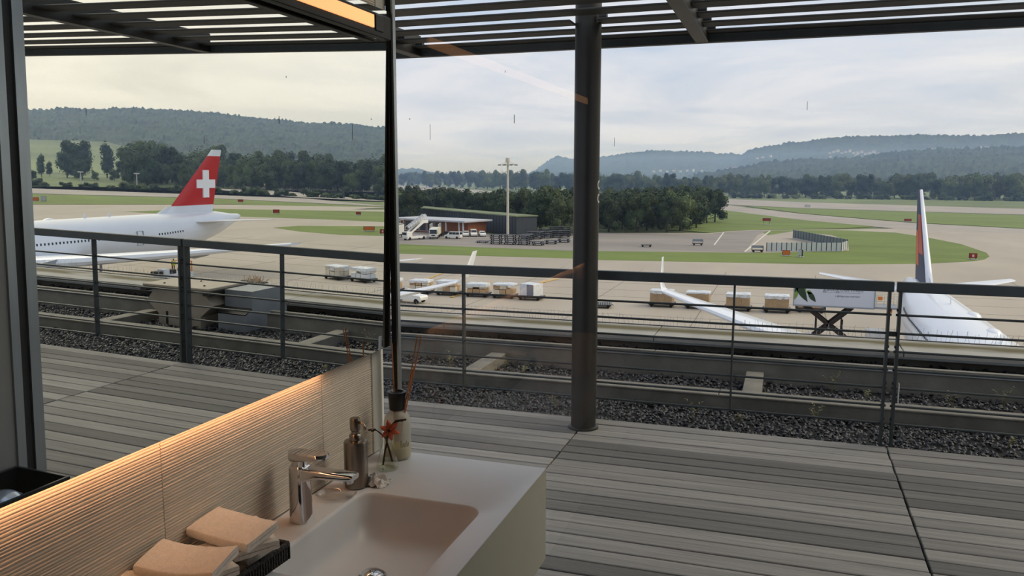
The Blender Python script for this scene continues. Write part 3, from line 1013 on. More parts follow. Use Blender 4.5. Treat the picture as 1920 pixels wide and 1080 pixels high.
m_towel = mat('white_terry', (238, 232, 224), 0.95, nscale=120, namt=0.05, bump=0.25, bscale=320)
def towel(ln, wd, th, sag, seed):
    """folded towel: C-shaped fold with a slit on one long side, draped along its length"""
    rd = random.Random(seed)
    h = th / 2
    prof = []
    prof += [(wd / 2, -h + .001), (wd / 2, -.0012), (-wd / 2 + h, -.0008), (-wd / 2 + h, .0008), (wd / 2, .0012), (wd / 2, h - .001)]
    prof += [(wd / 2 - .004, h)]
    prof += [(wd * .2, h * 1.06), (-wd * .2, h * 1.04)]
    prof += [(-wd / 2 + h + .5 * h * math.cos(a) - .5 * h, h * math.sin(a)) for a in [PI / 2 + PI * i / 10 for i in range(11)]]
    prof += [(-wd * .2, -h), (wd * .2, -h), (wd / 2 - .004, -h)]
    rings = []
    n = 14
    for i in range(n + 1):
        t = i / n
        x = (t - .5) * ln
        dz = sag * ((2 * t - 1) ** 2) + .0015 * noise.noise(Vector((x * 40, seed, 0)))
        e = 1 - .10 * max(0, abs(2 * t - 1) - .86) / .14
        rings.append([(x + .0015 * noise.noise(Vector((y * 60, z * 60, seed + t * 3))), y * (1 + .03 * noise.noise(Vector((t * 5, seed, z * 90)))), z * e + dz + .0012 * noise.noise(Vector((x * 70, y * 70, seed)))) for y, z in prof])
    return MB().loft(rings).mesh('folded_towel', m_towel, smooth='auto')
spots = [  # x, y, z, rz, ry, rx, label
    (-1.043, 1.330, .8665, -.03, 0, 0, 'white folded guest towel at the bottom of the stack near tap'),
    (-1.043, 1.326, .8895, -.04, 0, 0, 'white folded guest towel in the middle of the stack near tap'),
    (-1.018, 1.315, .917, -.62, .03, .05, 'white folded guest towel lying askew under the topmost one'),
    (-1.028, 1.288, .946, -.10, .03, .14, 'white folded guest towel on top of stack nearest the tap'),
    (-1.043, 1.190, .8665, -.06, 0, 0, 'white folded guest towel at the bottom of middle stack'),
    (-1.043, 1.188, .8895, -.05, .0, 0, 'white folded guest towel inside the middle stack'),
    (-1.026, 1.190, .914, -.50, .0, .05, 'white folded guest towel turned slantwise in the middle stack'),
    (-1.022, 1.150, .940, .14, .0, .12, 'white folded guest towel sagging on top of the middle stack'),
    (-1.044, 1.068, .8665, -.05, 0, 0, 'white folded guest towel at the bottom of the stack far from tap'),
    (-1.044, 1.066, .8895, -.05, 0, 0, 'white folded guest towel inside the stack far from tap'),
    (-1.032, 1.064, .9215, .10, .0, .10, 'white folded guest towel on top of the stack far from tap'),
]
for i, (x, y, z, rz, ry, rx, lb) in enumerate(spots):
    top = i in (3, 7, 10)
    low = i in (0, 1, 4, 5, 8, 9)
    o = link('folded_towel', towel(.112 if low else .156 if top else .136, .092, .020 if top else .0225 if low else .020, .010 if i == 7 else .0 if low else .003, i + 1))
    o.location = (x, y, z)
    o.rotation_euler = (rx, ry, rz)
    tag(o, lb, 'towel', 'folded guest towels in the tray')

# ================================================================== the airfield
m_field = mat('meadow', (104, 116, 70), 0.95, nscale=0.012, namt=0.25, world=True, detail=6)
m_apron = mat('apron_concrete', (168, 158, 143), 0.85, nscale=0.06, namt=0.10, world=True, detail=8, stretch=(1, .35, 1))
m_asph = mat('grey_asphalt', (138, 131, 123), 0.9, nscale=0.09, namt=0.16, world=True, detail=8, stretch=(.4, 1.6, 1))
m_grass = mat('airfield_grass', (104, 120, 52), 0.95, nscale=0.10, namt=0.16, world=True, detail=7, stretch=(.5, 1.3, 1))
m_run = mat('runway_surface', (158, 150, 140), 0.85, nscale=0.05, namt=0.10, world=True)
m_paintw = mat('white_road_paint', (206, 202, 190), 0.8)
m_painty = mat('yellow_road_paint', (190, 160, 92), 0.8)
m_joint = mat('joint_filler', (120, 112, 102), 0.9)

base = MB().add([(-9000, 8.9, G - .25), (9000, 8.9, G - .25), (9000, 12000, G - .25), (-9000, 12000, G - .25), (-9000, 8.9, G - .5), (9000, 8.9, G - .5), (9000, 12000, G - .5), (-9000, 12000, G - .5)],
                [(0, 1, 2, 3), (7, 6, 5, 4), (0, 4, 5, 1), (1, 5, 6, 2), (2, 6, 7, 3), (3, 7, 4, 0)])
struct('ground', base, m_field, label='wide green meadow ground around the airfield')


def patch(name, pts, m, z, label, th=0.06):
    """pts: (px, py) seen directly, (px, py, 1) seen in the mirror, or Vector on the ground"""
    P_ = []
    for p in pts:
        if isinstance(p, Vector):
            P_.append((p.x, p.y))
        else:
            w = gnd(p[0], p[1], len(p) == 3)
            P_.append((w.x, w.y))
    b = MB().prism(P_, G + z - .2, G + z, 'z')
    return struct(name, b, m, label=label)


V2 = lambda x, y: Vector((x, y, G))
patch('apron', [V2(-420, 9), (560, 420), (740, 434), (940, 439), (1120, 436.5), (1330, 437), (1365, 433.5), (1410, 431), (1600, 430), (1700, 428), (1920, 431), V2(150, 262),
                (735, 388, 1), (400, 383.5, 1), (57, 383.5, 1), (-120, 384, 1), V2(460, 9)], m_apron, 0.0, 'pale concrete apron of the airport', 0.2)
patch('asphalt_lot', [(560, 422), (740, 436), (940, 440.5), (1120, 437.3), (1335, 438), (1368, 434.5), (1425, 432), (1440, 433), (1420, 441), (1396, 473.5), (1062, 470), (740, 457), (560, 448)], m_asph, 0.012, 'grey asphalt yard in front of the grove')
patch('grass_strip', [(560, 448), (740, 457.3), (1062, 470.2), (1122, 471), (1396, 474), (1437, 474), (1592, 470), (1590, 452), (1560, 441), (1487, 433.5), (1440, 441), (1430, 436), (1443, 432), (1500, 431.5), (1572, 431.5), (1677, 436), (1732, 444), (1801, 457.5), (1850, 474), (1855, 481), (1846, 486.5), (1824, 490),
                      (1740, 494.5), (1600, 495.3), (1500, 495), (1122, 487.5), (1068, 484.5), (740, 475.5), (560, 466)], m_grass, 0.02, 'mown grass strip and island beside the taxiway')
patch('grass_field', [(1290, 388), (1332, 391), (1500, 412), (1640, 424.5), (1560, 429), (1425, 430.6), (1368, 432.5), (1330, 436), (1250, 430)], m_grass, 0.02, 'mown grass wedge behind the red taxiway sign')
patch('taxiway', [(1240, 374), (1318, 378), (1400, 389), (1500, 400.5), (1600, 409), (1719, 418.5), (1920, 429), V2(140, 268), V2(110, 262), (1920, 437), (1719, 432), (1640, 425), (1500, 412.5), (1332, 391.5), (1290, 385)], m_run, 0.008, 'curving concrete taxiway leading to the runway')
patch('grass_verge', [(1395, 386), (1500, 390.5), (1920, 403.5), (1920, 428), (1719, 417.5), (1600, 408), (1500, 399.5)], m_grass, 0.02, 'grass verge between runway and curving taxiway')
patch('runway', [(1290, 369), (1330, 371.5), (1500, 379), (1920, 391.5), V2(330, 420), (735, 378, 1), (400, 363, 1), (57, 353, 1), (-80, 348, 1), (-80, 359, 1), (57, 362.5, 1), (400, 371.5, 1), (735, 387.5, 1), V2(310, 370), (1920, 402.5), (1500, 390), (1330, 382), (1270, 375)], m_run, 0.014, 'long pale concrete runway across the airfield')
patch('far_runway', [(700, 347.2), (800, 348.5), (940, 360), (935, 362), (860, 361.5), (740, 356), (700, 355)], m_run, 0.014, 'distant pale runway surface beyond the grove')
patch('grass_median', [(735, 388.5, 1), (400, 372.5, 1), (57, 363.5, 1), (-100, 360, 1), (-100, 382, 1), (57, 382.5, 1), (400, 382.5, 1), (560, 386, 1)], m_grass, 0.022, 'mown grass median beside the runway')
patch('grass_triangle', [(232, 397, 1), (400, 391.5, 1), (735, 397, 1), (735, 417, 1), (600, 411, 1), (400, 404.5, 1), (300, 400.5, 1)], m_grass, 0.022, 'long mown grass triangle between two taxiways')
patch('grass_island', [(512, 427, 1), (560, 423.5, 1), (735, 424.5, 1), (830, 427, 1), (830, 446, 1), (735, 442.5, 1), (640, 440.5, 1), (560, 434, 1)], m_grass, 0.022, 'mown grass island with pointed tip')
# painted lines and joints
for i, (a, b_, w) in enumerate((((1444, 433), (1396, 473), .5), ((1357, 436), (1339, 460), .4), ((1046, 523), (1012, 531), .7), ((867, 551), (846, 558), .6), ((838, 509), (798, 525), .5), ((918, 529), (905, 539), .6))):
    p, q_ = gnd(*a), gnd(*b_)
    o = MB().bar(p + Vector((0, 0, .07)), q_ + Vector((0, 0, .07)), w, .03).build('painted_line', m_paintw if i < 2 else m_painty)
    tag(o, kind='structure')
    o['label'] = ('white painted road line on the asphalt' if i < 2 else 'short yellow line painted on the apron')
jb = MB()
for x in range(-100, 160, 15):
    jb.box(x - .05, x + .05, 60, 150, G, G + .012)
for y in (76, 91, 99, 114, 121, 129, 137, 145):
    jb.box(-120, 160, y - .05, y + .05, G, G + .012)
tag(jb.build('slab_joints', m_joint, recalc=False), 'thin dark joints between the apron slabs', None, None, 'structure')

# ------------------------------------------------------------------ hazy air
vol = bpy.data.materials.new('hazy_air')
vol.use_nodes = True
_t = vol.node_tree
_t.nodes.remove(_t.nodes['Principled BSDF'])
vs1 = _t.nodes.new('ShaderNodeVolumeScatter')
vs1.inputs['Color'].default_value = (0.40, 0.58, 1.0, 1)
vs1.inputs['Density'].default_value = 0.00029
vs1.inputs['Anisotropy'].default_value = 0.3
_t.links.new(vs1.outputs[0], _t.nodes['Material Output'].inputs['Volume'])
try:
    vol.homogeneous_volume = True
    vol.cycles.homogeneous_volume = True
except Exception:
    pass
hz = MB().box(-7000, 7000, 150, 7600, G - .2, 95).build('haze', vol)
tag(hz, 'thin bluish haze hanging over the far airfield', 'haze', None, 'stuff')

# ------------------------------------------------------------------ wooded hills
m_forest = mat('forest_canopy', (52, 66, 44), 0.95, nscale=0.02, namt=0.45, world=True, detail=8)
m_meadow2 = mat('hillside_meadow', (116, 126, 82), 0.95, nscale=0.006, namt=0.3, world=True, detail=5)


def lerp_prof(prof, x):
    for (a, ya), (b_, yb) in zip(prof, prof[1:]):
        if a <= x <= b_:
            return ya + (yb - ya) * (x - a) / (b_ - a)
    return prof[0][1] if x < prof[0][0] else prof[-1][1]


def hill(name, prof, d0, d1, label, m=False, bump=7.0, step=2.4, rows=56, mt=None, gscale=0.02, ease=0.8, base_h=0.0):
    """ridge whose crest shows along prof; d0 = distance of its foot, d1 = of its crest"""
    xs = []
    x = prof[0][0]
    while x <= prof[-1][0]:
        xs.append(x)
        x += step
    vs, fs = [], []
    R_ = rows + 6
    for i, px in enumerate(xs):
        r = (ray(px, 332) if not m else None)
        if m:
            r = ray(px, 300)
            r = r - 2 * r.dot(M_N) * M_N
        h2 = Vector((r.x, r.y, 0)).normalized()
        row = lerp_prof(prof, px)
        rr_ = ray(px, row)
        if m:
            rr_ = rr_ - 2 * rr_.dot(M_N) * M_N
        sl = rr_.z / math.hypot(rr_.x, rr_.y)
        o = E_M if m else EYE
        top = o.z + sl * d1
        for j in range(R_):
            if j <= rows:
                t = j / rows
                d = d0 + (d1 - d0) * t
                z = G + base_h + (top - G - base_h) * (t ** ease if t < 1 else 1)
            else:
                t = (j - rows) / 5
                d = d1 + (d1 - d0) * .8 * t
                z = top - (top - G) * t * 1.02
            p = Vector((o.x, o.y, 0)) + h2 * d
            bz = noise.noise(Vector((p.x * gscale, p.y * gscale, 1))) * .5 + abs(noise.noise(Vector((p.x * gscale * 5, p.y * gscale * 5, 7)))) * .9
            k = bump * (1.0 if 0 < j else 0.2)
            q2 = Vector((p.x, p.y, 0)) + h2 * random.uniform(-.3, .3) * (d1 - d0) / rows
            vs.append((q2.x, q2.y, z + bz * k + random.uniform(-.11, .11) * k + (random.random() ** 2 * bump * .30 if rows - 3 < j <= rows and bump > 2 else 0) - (bump * .5 if 0 < j < rows else 0)))
    for i in range(len(xs) - 1):
        for j in range(R_ - 1):
            a = i * R_ + j
            fs.append((a, a + 1, a + R_ + 1, a + R_))
    b = MB().add(vs, fs)
    o = b.build(name, mt or m_forest, smooth=True, recalc=False)
    bm = bmesh.new()
    bm.from_mesh(o.data)
    bmesh.ops.recalc_face_normals(bm, faces=bm.faces)
    if sum(f.normal.z for f in bm.faces) < 0:
        bmesh.ops.reverse_faces(bm, faces=bm.faces)
    bm.to_mesh(o.data)
    bm.free()
    return tag(o, label, None, None, 'structure')


hill('wooded_hill', [(560, 318), (750, 318), (785, 317), (810, 324), (850, 329), (900, 333), (960, 331), (1000, 327), (1100, 330), (1250, 331), (1500, 332)], 2600, 3600, 'low bluish wooded hills behind the light mast', bump=10, gscale=.012)
hill('wooded_hill', [(930, 334), (985, 328), (1005, 320), (1020, 308), (1042, 296), (1075, 299), (1110, 297), (1135, 294), (1160, 290), (1200, 286), (1240, 283), (1275, 285), (1300, 284), (1330, 285), (1345, 291), (1370, 290), (1400, 292), (1440, 300), (1500, 306)], 2900, 4600, 'blue wooded hill range behind the steel column', bump=16, gscale=.008)
hill('wooded_hill', [(1330, 322), (1380, 300), (1400, 284), (1440, 274), (1500, 266), (1560, 259), (1640, 255), (1720, 254), (1790, 257), (1850, 254), (1920, 250), (2050, 246), (2200, 250)], 2600, 4200, 'long blue wooded hill with houses on its slope', bump=14, gscale=.009)
hill('wooded_hill', [(1300, 330), (1380, 316), (1440, 305), (1500, 300), (1600, 297), (1680, 287), (1760, 281), (1850, 278), (1920, 276), (2050, 272), (2200, 276)], 1150, 1900, 'darker wooded slope in front of the long blue hill', bump=11, gscale=.016)
hill('wooded_hill', [(-160, 210), (45, 206), (130, 206), (250, 204), (300, 206), (345, 207), (400, 214), (480, 221), (560, 229), (640, 233), (735, 241), (860, 250)], 1000, 1650, 'big dark wooded hill behind the aircraft with white cross', m=True, bump=7.5, gscale=.022, step=2.0, rows=76)
hill('meadow_slope', [(-120, 262), (45, 262), (120, 264), (200, 266), (240, 276), (280, 300), (300, 318)], 760, 1140, 'pale green meadow slope at the foot of wooded hill', m=True, bump=1.0, gscale=.01, mt=m_meadow2, step=4, rows=14, ease=1.0)

# ------------------------------------------------------------------ trees
m_leaf = mat('dark_foliage', (54, 68, 40), 0.9, nscale=0.5, namt=0.4, rnd=0.22)
m_leaf2 = mat('mid_foliage', (82, 94, 54), 0.9, nscale=0.5, namt=0.35, rnd=0.22)
m_bark = mat('tree_bark', (84, 74, 62), 0.9, nscale=3, namt=0.3)


def crown(seed, h, w, lo, nl, mt, leaf, shape='round'):
    """unit tree crown: core blobs plus many leaf clumps"""
    rd = random.Random(seed)
    b = MB()
    blobs = []
    for i in range(9):
        t = rd.uniform(0, 1)
        z = lo + (h - lo) * (.15 + .7 * t)
        if shape == 'column':
            rad = w * .5 * (1 - abs(t - .4) * .5)
            off = rad * .25
        else:
            rad = w * .5 * (.62 - .28 * abs(t - .45) * 2)
            off = w * .5 - rad * .9
        a = rd.uniform(0, 2 * PI)
        blobs.append((Vector((math.cos(a) * off, math.sin(a) * off, z)), rad, min(rad * 1.15, (h - lo) * .32)))
    blobs.append((Vector((0, 0, lo + (h - lo) * .5)), w * .36, (h - lo) * .45))
    for c, r, rz in blobs:
        rings = []
        for k in range(1, 6):
            th = PI * k / 6
            rings.append([c + Vector((math.sin(th) * math.cos(2 * PI * j / 8) * r * .7, math.sin(th) * math.sin(2 * PI * j / 8) * r * .7, -math.cos(th) * rz * .7)) * 1.0 for j in range(8)])
        b.loft(rings)
        for _ in range(nl):
            u = rd.uniform(-1, 1)
            a = rd.uniform(0, 2 * PI)
            s = math.sqrt(1 - u * u)
            n = Vector((s * math.cos(a), s * math.sin(a), u))
            p = c + Vector((n.x * r, n.y * r, n.z * rz)) * rd.uniform(.68, 1.14)
            t1 = n.cross(Vector((rd.uniform(-1, 1), rd.uniform(-1, 1), rd.uniform(-1, 1)))).normalized()
            t2 = (n * rd.uniform(-.8, .8) + n.cross(t1)).normalized()
            L1, L2 = leaf * rd.uniform(.5, 1.2), leaf * rd.uniform(.4, .9)
            b.add([p - t1 * L1, p + t2 * L2, p + t1 * L1, p - t2 * L2], [(0, 1, 2), (0, 2, 3)])
    return b.mesh('crown', mt, recalc=False)


def trunk(h, r):
    return MB().tube([(0, 0, 0), (r * .3, 0, h * .5), (0, r * .2, h)], [r, r * .75, r * .45], 7).mesh('trunk', m_bark, smooth=True)


TREES = [  # crown mesh, trunk mesh (unit height about 10 m)
    (crown(1, 10, 6.8, 0.3, 230, m_leaf, .30), trunk(5, .22)),
    (crown(2, 10, 6.0, 0.2, 230, m_leaf, .30), trunk(5, .20)),
    (crown(3, 10, 7.6, 0.5, 240, m_leaf2, .32), trunk(5, .25)),
    (crown(4, 10, 3.2, 0.8, 90, m_leaf, .36, 'column'), trunk(5, .16)),
    (crown(5, 10, 8.6, 0.2, 240, m_leaf2, .34), trunk(5, .25)),
]
BUSH = [crown(11, 2.6, 5.0, 0.0, 60, m_leaf, .26), crown(12, 2.2, 3.4, 0.0, 60, m_leaf2, .24)]


STAND = []
TW = (6.8, 6.0, 7.6, 3.2, 8.6)


def room(p, r, eye, step=1.0, k=0.95):
    d = Vector((p.x - eye.x, p.y - eye.y, 0)).normalized() * step
    for _ in range(300):
        if all((p.x - x) ** 2 + (p.y - y) ** 2 >= (k * (r + q_)) ** 2 for x, y, q_ in STAND):
            break
        p = p + d
    STAND.append((p.x, p.y, r))
    return p


def tree(kind, p, h, label, group, wide=1.0, eye=EYE):
    p = Vector(p)
    q_ = room(p, TW[kind] * .5 * h / 10 * wide, eye)
    h *= ((q_ - eye).length / (p - eye).length) if group != 'trees of the dense grove' else 1.0
    p = q_
    t = thing('tree', label, 'tree', p, random.uniform(0, 6.28), group)
    s = h / 10.0
    t.scale = (s * wide, s * wide, s)
    link('crown', TREES[kind][0], t)
    link('trunk', TREES[kind][1], t)
    return t


rd = random.Random(5)
# the grove behind the yard
gx0 = gnd(1332, 438)
for r in range(4):
    n = 15 if r < 2 else 20
    for i in range(n):
        if r < 2:
            p = gnd(1136 + 170 * (i - 3 + rd.uniform(-.3, .3)) / (n - 4) if i > 2 else 1010 + i * 40, 436.5 - r * 5.5)
            h = rd.uniform(11.4, 13.8)
        else:
            p = gnd(700 + (1330 - 700) * (i + rd.uniform(-.3, .3)) / (n - 1), 424.0 - (r - 2) * 7)
            h = rd.uniform(12.2, 14.6)
        sa, sb = gnd(968, 441.5), Vector((-150.0, 293.0, G))
        u = (sb - sa).normalized()
        lx, ly = (p - sa).dot(u), (p - sa).dot(Vector((u.y, -u.x, 0)))
        while -6 < lx < 110 and -8 < ly < 15:
            p = p + Vector((p.x, p.y, 0)).normalized()
            lx, ly = (p - sa).dot(u), (p - sa).dot(Vector((u.y, -u.x, 0)))
        if p.x > -26:
            p.x = -26 - rd.uniform(0, 3)
        k = rd.choice((0, 0, 1, 1, 2))
        tree(k, (p.x, p.y + 1.5, G), h, 'paler green tree in the dense grove behind the yard' if k == 2 else 'dark green front tree of the grove at the yard edge' if r == 0 else 'dark green tree deep in the grove behind the yard', 'trees of the dense grove', rd.uniform(.95, 1.2))
# tree belt beyond the runway, seen straight ahead
for i in range(92):
    px = 740 + i * 14.2 + rd.uniform(-5, 5)
    row = 350 + (px - 750) * .034 if px < 1300 else 368 + (px - 1300) * .013
    p = gnd(px, row - rd.uniform(0, 3))
    d = p.length
    h = d * rd.uniform(.021, .030)
    k = rd.choice((0, 2, 2, 4, 1))
    tree(k, (p.x, p.y, G - .3), min(h, 27), ('tall ' if h / d > .0255 else 'shorter ') + ('paler green broad' if k in (2, 4) else 'dark green') + ' tree in the belt beyond the runway', 'tree belt beyond the runway', rd.uniform(.9, 1.25))
for i in range(26):
    px = 1330 + i * 24 + rd.uniform(-8, 8)
    p = gnd(px, 370.5 + (px - 1330) * .008)
    s = rd.uniform(1.1, 2.0)
    p = room(p, (2.5, 1.7)[i % 2] * s * 1.3, EYE, -1.0, .9)
    o = link('bush', BUSH[i % 2], None, (p.x, p.y, G - .3), rd.uniform(0, 6))
    o.scale = (s * 1.3, s * 1.3, s)
    tag(o, 'low round bush in front of the tree belt', 'bush', 'bushes before the tree belt')
# trees at the foot of the wooded hill, seen in the mirror
for i in range(70):
    px = 250 + i * 7.4 + rd.uniform(-4, 4)
    base = 340 + (px - 57) * .038
    p = gnd(px, base - rd.uniform(0, 6), True)
    d = (p - E_M).length
    k, hf = rd.choice((0, 1, 2, 2, 4)), rd.uniform(.026, .046)
    tree(k, (p.x, p.y, G - .3), d * hf, ('tall ' if hf > .036 else 'shorter ') + ('paler green broad' if k in (2, 4) else 'dark green') + ' tree at the foot of the wooded hill', 'trees at the foot of wooded hill', rd.uniform(.9, 1.2), E_M)
for px, top, row, k, w in ((78, 292, 331, 3, 1), (93, 304, 330, 3, 1.2), (126, 285, 333, 0, 1.1), (147, 268, 334, 1, 1.2), (155, 295, 337, 0, 1), (201, 271, 333, 3, 1.1), (232, 300, 336, 0, 1.0), (215, 315, 338, 2, 1.1), (178, 320, 338, 2, .9), (60, 318, 336, 0, 1.2), (273, 268, 336, 2, 1.2), (300, 278, 338, 2, 1.1)):
    p = gnd(px, row, True)
    d = (p - E_M).length
    tree(k, (p.x, p.y, G - .3), d * (row - top) / F * .97, 'single tree standing on the pale meadow slope', 'single trees on the meadow slope', w, E_M)
for i in range(24):
    px = 60 + i * 29 + rd.uniform(-8, 8)
    p = gnd(px, 347 + (px - 57) * .042, True)
    s = rd.uniform(.9, 1.6)
    p = room(p, (2.5, 1.7)[i % 2] * s * 1.3, E_M, -1.0, .9)
    o = link('bush', BUSH[i % 2], None, (p.x, p.y, G - .3), rd.uniform(0, 6))
    o.scale = (s * 1.3, s * 1.3, s)
    tag(o, 'low round bush between runway and wooded hill', 'bush', 'bushes between runway and wooded hill')

# houses on the far slopes
m_house = mat('white_render', (226, 222, 214), 0.8, rnd=.08)
m_hroof = mat('brown_roof_tiles', (120, 92, 78), 0.85)
hb = MB().box(-6, 6, -5, 5, -6, 7).mesh('house_walls', m_house)
hr = MB().prism([(-5.6, 7.0), (5.6, 7.0), (0, 11)], -6.4, 6.4, 'x').mesh('roof', m_hroof)
hw = MB().box(-3, -1, -5.06, -5, 2, 4).box(1, 3, -5.06, -5, 2, 4).mesh('windows', m_charcoal)
for i, (px, py, d) in enumerate([(1226 + k * 12.5, 321.5 - (k % 2) * 1.5, 2850) for k in range(6)] + [(1300, 319.5, 2850), (1316, 320, 2850), (1365, 317.5, 2800), (1378, 315.5, 2800), (1386, 318, 2780), (1394, 316, 2780)] +
                               [(1556 + k * 7.5, 287 - (k % 3) * 2 + (k > 6) * 2, 2900) for k in range(14)] + [(1605, 291, 2850), (1612, 293, 2850), (1557, 294, 2850), (1626, 297, 2850), (1420, 297, 3000), (1430, 295, 3000), (1445, 293, 3000), (1745, 281, 2900), (1757, 280.5, 2900), (1838, 277, 2800), (1850, 277, 2800)]):
    r = ray(px, py)
    p = EYE + r * (d / math.hypot(r.x, r.y))
    t = thing('house', 'small white house on the distant wooded hillside', 'house', p, rd.uniform(-.5, .5), 'houses on the distant hillside')
    t.scale = (rd.uniform(.45, .9), .6, rd.uniform(.4, .75))
    link('house_walls', hb, t)
    link('roof', hr, t)
    link('windows', hw, t)

# ================================================================== aircraft
m_acw = mat('aircraft_white', (226, 229, 234), 0.28, nscale=.3, namt=.02, coat=.4)
m_acg = mat('aircraft_grey', (150, 154, 160), 0.4, nscale=.3, namt=.04)
m_red = mat('red_tail_paint', (190, 22, 34), 0.35, coat=.3)
m_navy = mat('navy_tail_paint', (34, 52, 86), 0.5)
m_orange = mat('orange_tail_paint', (206, 92, 44), 0.35)
m_win = mat('dark_cabin_window', (54, 62, 76), 0.25)
m_tyre = mat('black_tyre', (22, 22, 22), 0.85)


def foil(x_le, x_te, y, z, th, n=7, axis='wing'):
    """closed aerofoil ring between leading and trailing edge"""
    c = x_le - x_te
    up = [(0, 0), (.03, .32), (.12, .46), (.3, .5), (.6, .32), (.85, .13), (1, .01)]
    pts = [(x_le - c * u, th * v) for u, v in up] + [(x_le - c * u, -th * v * .8) for u, v in reversed(up[1:-1])]
    if axis == 'wing':
        return [(px, y, z + pz) for px, pz in pts]
    return [(px, y + pz, z) for px, pz in pts]


def airliner(label, loc, p, group=None):
    t = thing('airliner', label, 'aircraft', loc, -PI / 2, group)
    L_, R_, zc = p['L'], p['R'], p['zc']
    st_ = [(0, .28, zc + R_ * .62), (.6, .55, zc + R_ * .60), (2.2, .85, zc + R_ * .52), (6, .52 * R_ + .2, zc + R_ * .38), (11, .80 * R_, zc + R_ * .18), (16, .95 * R_, zc + R_ * .05), (20, R_, zc)]
    st_ += [(20 + (L_ - 28) * k / 6, R_, zc) for k in range(1, 7)]
    st_ += [(L_ - 5.4, .95 * R_, zc - .04 * R_), (L_ - 3.2, .78 * R_, zc - .12 * R_), (L_ - 1.6, .55 * R_, zc - .2 * R_), (L_ - .5, .28 * R_, zc - .26 * R_), (L_, .03, zc - .28 * R_)]
    nseg = 36
    rings = [[(x, r * math.cos(2 * PI * j / nseg), z + r * math.sin(2 * PI * j / nseg)) for j in range(nseg)] for x, r, z in st_]
    MB().loft(rings).build('fuselage', m_acw, t, smooth=True)
    for s in (1, -1):
        wb = MB()
        secs = []
        for f in (0, .12, .35, .65, .9, 1.0):
            le = p['w_le'] + (p['t_le'] - p['w_le']) * f
            te = p['w_te'] + (p['t_te'] - p['w_te']) * (f if f > .35 else f * (p['kink'] if 'kink' in p else .5))
            y = R_ * .55 + (p['span'] - R_ * .55) * f
            z = p['w_z'] + (p['t_z'] - p['w_z']) * (f ** 1.25)
            secs.append(foil(le, te, s * y, z, p['w_th'] * (1 - .78 * f) ))
        wing = wb.loft(secs).build('wing', m_acw if p.get('wwhite') else m_acg, t, smooth='auto')
        if p.get('winglet'):
            ys, zt = p['span'], p['t_z']
            h = p['winglet']
            pts = [(p['t_le'], p['t_te'], 0, 0), (p['t_le'] - .3, p['t_te'] - .15, .35, .12), (p['t_le'] - .8, p['t_te'] - .4, .62, .5), (p['t_le'] - 1.6, p['t_te'] - .9, .82, 1.3), (p['t_le'] - 2.9, p['t_te'] - 1.6, 1.0, h)]
            rg = []
            for le, te, dy, dz in pts:
                th = .16 - .03 * dz
                c = le - te
                prof = [(0, 0), (.1, .5), (.35, .5), (1, 0), (.35, -.5), (.1, -.5)]
                k = min(1.0, dz / 1.0)
                rg.append([(le - c * u, s * (ys + dy * .6 - th * v * k), zt + dz + th * v * (1 - k)) for u, v in prof])
            MB().loft(rg).build('winglet', m_acw, wing, smooth='auto')
        # flap fairings
        for f in (.25, .42, .6):
            y = s * (R_ * .55 + (p['span'] - R_ * .55) * f)
            z = p['w_z'] + (p['t_z'] - p['w_z']) * (f ** 1.25) - .35
            xe = p['w_te'] + (p['t_te'] - p['w_te']) * f
            MB().tube([(xe + 4.2, y, z + .1), (xe + 2, y, z - .1), (xe - .2, y, z), (xe - 1.4, y, z + .25)], [.08, .34, .30, .05], 8).build('flap_fairing', m_acg, wing, smooth=True)
        # engine
        ey, ex, ez, er = p['eng']
        e = MB().loft([[(ex + dx, s * ey + r * math.cos(a), ez + r * math.sin(a)) for a in [2 * PI * j / 24 for j in range(24)]] for dx, r in ((3.2, er * .86), (3.3, er * .95), (2.6, er * 1.04), (.8, er), (-1.2, er * .82), (-1.25, er * .6), (-2.6, er * .34))]).build('engine', m_acw, t, smooth='auto')
        MB().loft([[(ex + dx, s * ey + r * math.cos(a), ez + r * math.sin(a)) for a in [2 * PI * j / 24 for j in range(24)]] for dx, r in ((3.22, er * .84), (2.9, er * .8))]).build('intake', m_charcoal, e)
        MB().bar((ex + 1.2, s * ey, ez + er * .9), (ex - 2.2, s * ey, ez + er * 1.15), .35, .9).build('pylon', m_acg, e)
        # tailplane
        secs = [foil(p['s_le'], p['s_te'], s * .6, p['s_z'], .42), foil(p['s_le'] * .55 + p['st_le'] * .45, p['s_te'] * .55 + p['st_te'] * .45, s * p['s_span'] * .48, (p['s_z'] * .55 + p['st_z'] * .45), .3), foil(p['st_le'], p['st_te'], s * p['s_span'], p['st_z'], .12)]
        MB().loft(secs).build('tailplane', m_acw, t, smooth='auto')
        # cabin windows and doors
        wb = MB()
        for a, b_ in p['wins']:
            x = a
            while x < b_:
                r = R_ if 20 <= x <= L_ - 8 else R_ * (.80 + .15 * (x - 11) / 5 if x < 16 else .95 + .05 * (x - 16) / 4)
                zz = p['wz']
                yy = math.sqrt(max(.01, r * r - zz * zz))
                k0 = zc + (0 if x > 20 else (R_ * .05 + R_ * .13 * (16 - x) / 5 if x < 16 else R_ * .05 * (20 - x) / 4))
                wb.box(x - .11, x + .11, s * (yy - .25), s * (yy + .008), k0 + zz - .16, k0 + zz + .16)
                x += .53
        wb.build('cabin_windows', m_win, t)
        for x in p['doors']:
            r = R_
            d = MB()
            for (x0_, x1_, za, zb) in ((x - .55, x - .50, -.75, 1.15), (x + .50, x + .55, -.75, 1.15), (x - .55, x + .55, 1.10, 1.15), (x - .55, x + .55, -.75, -.70)):
                zm = (za + zb) / 2
                yy = math.sqrt(r * r - zm * zm)
                d.box(x0_, x1_, s * (yy - .5), s * (yy + .012), zc + za, zc + zb)
            d.build('door_outline', m_acg, t)
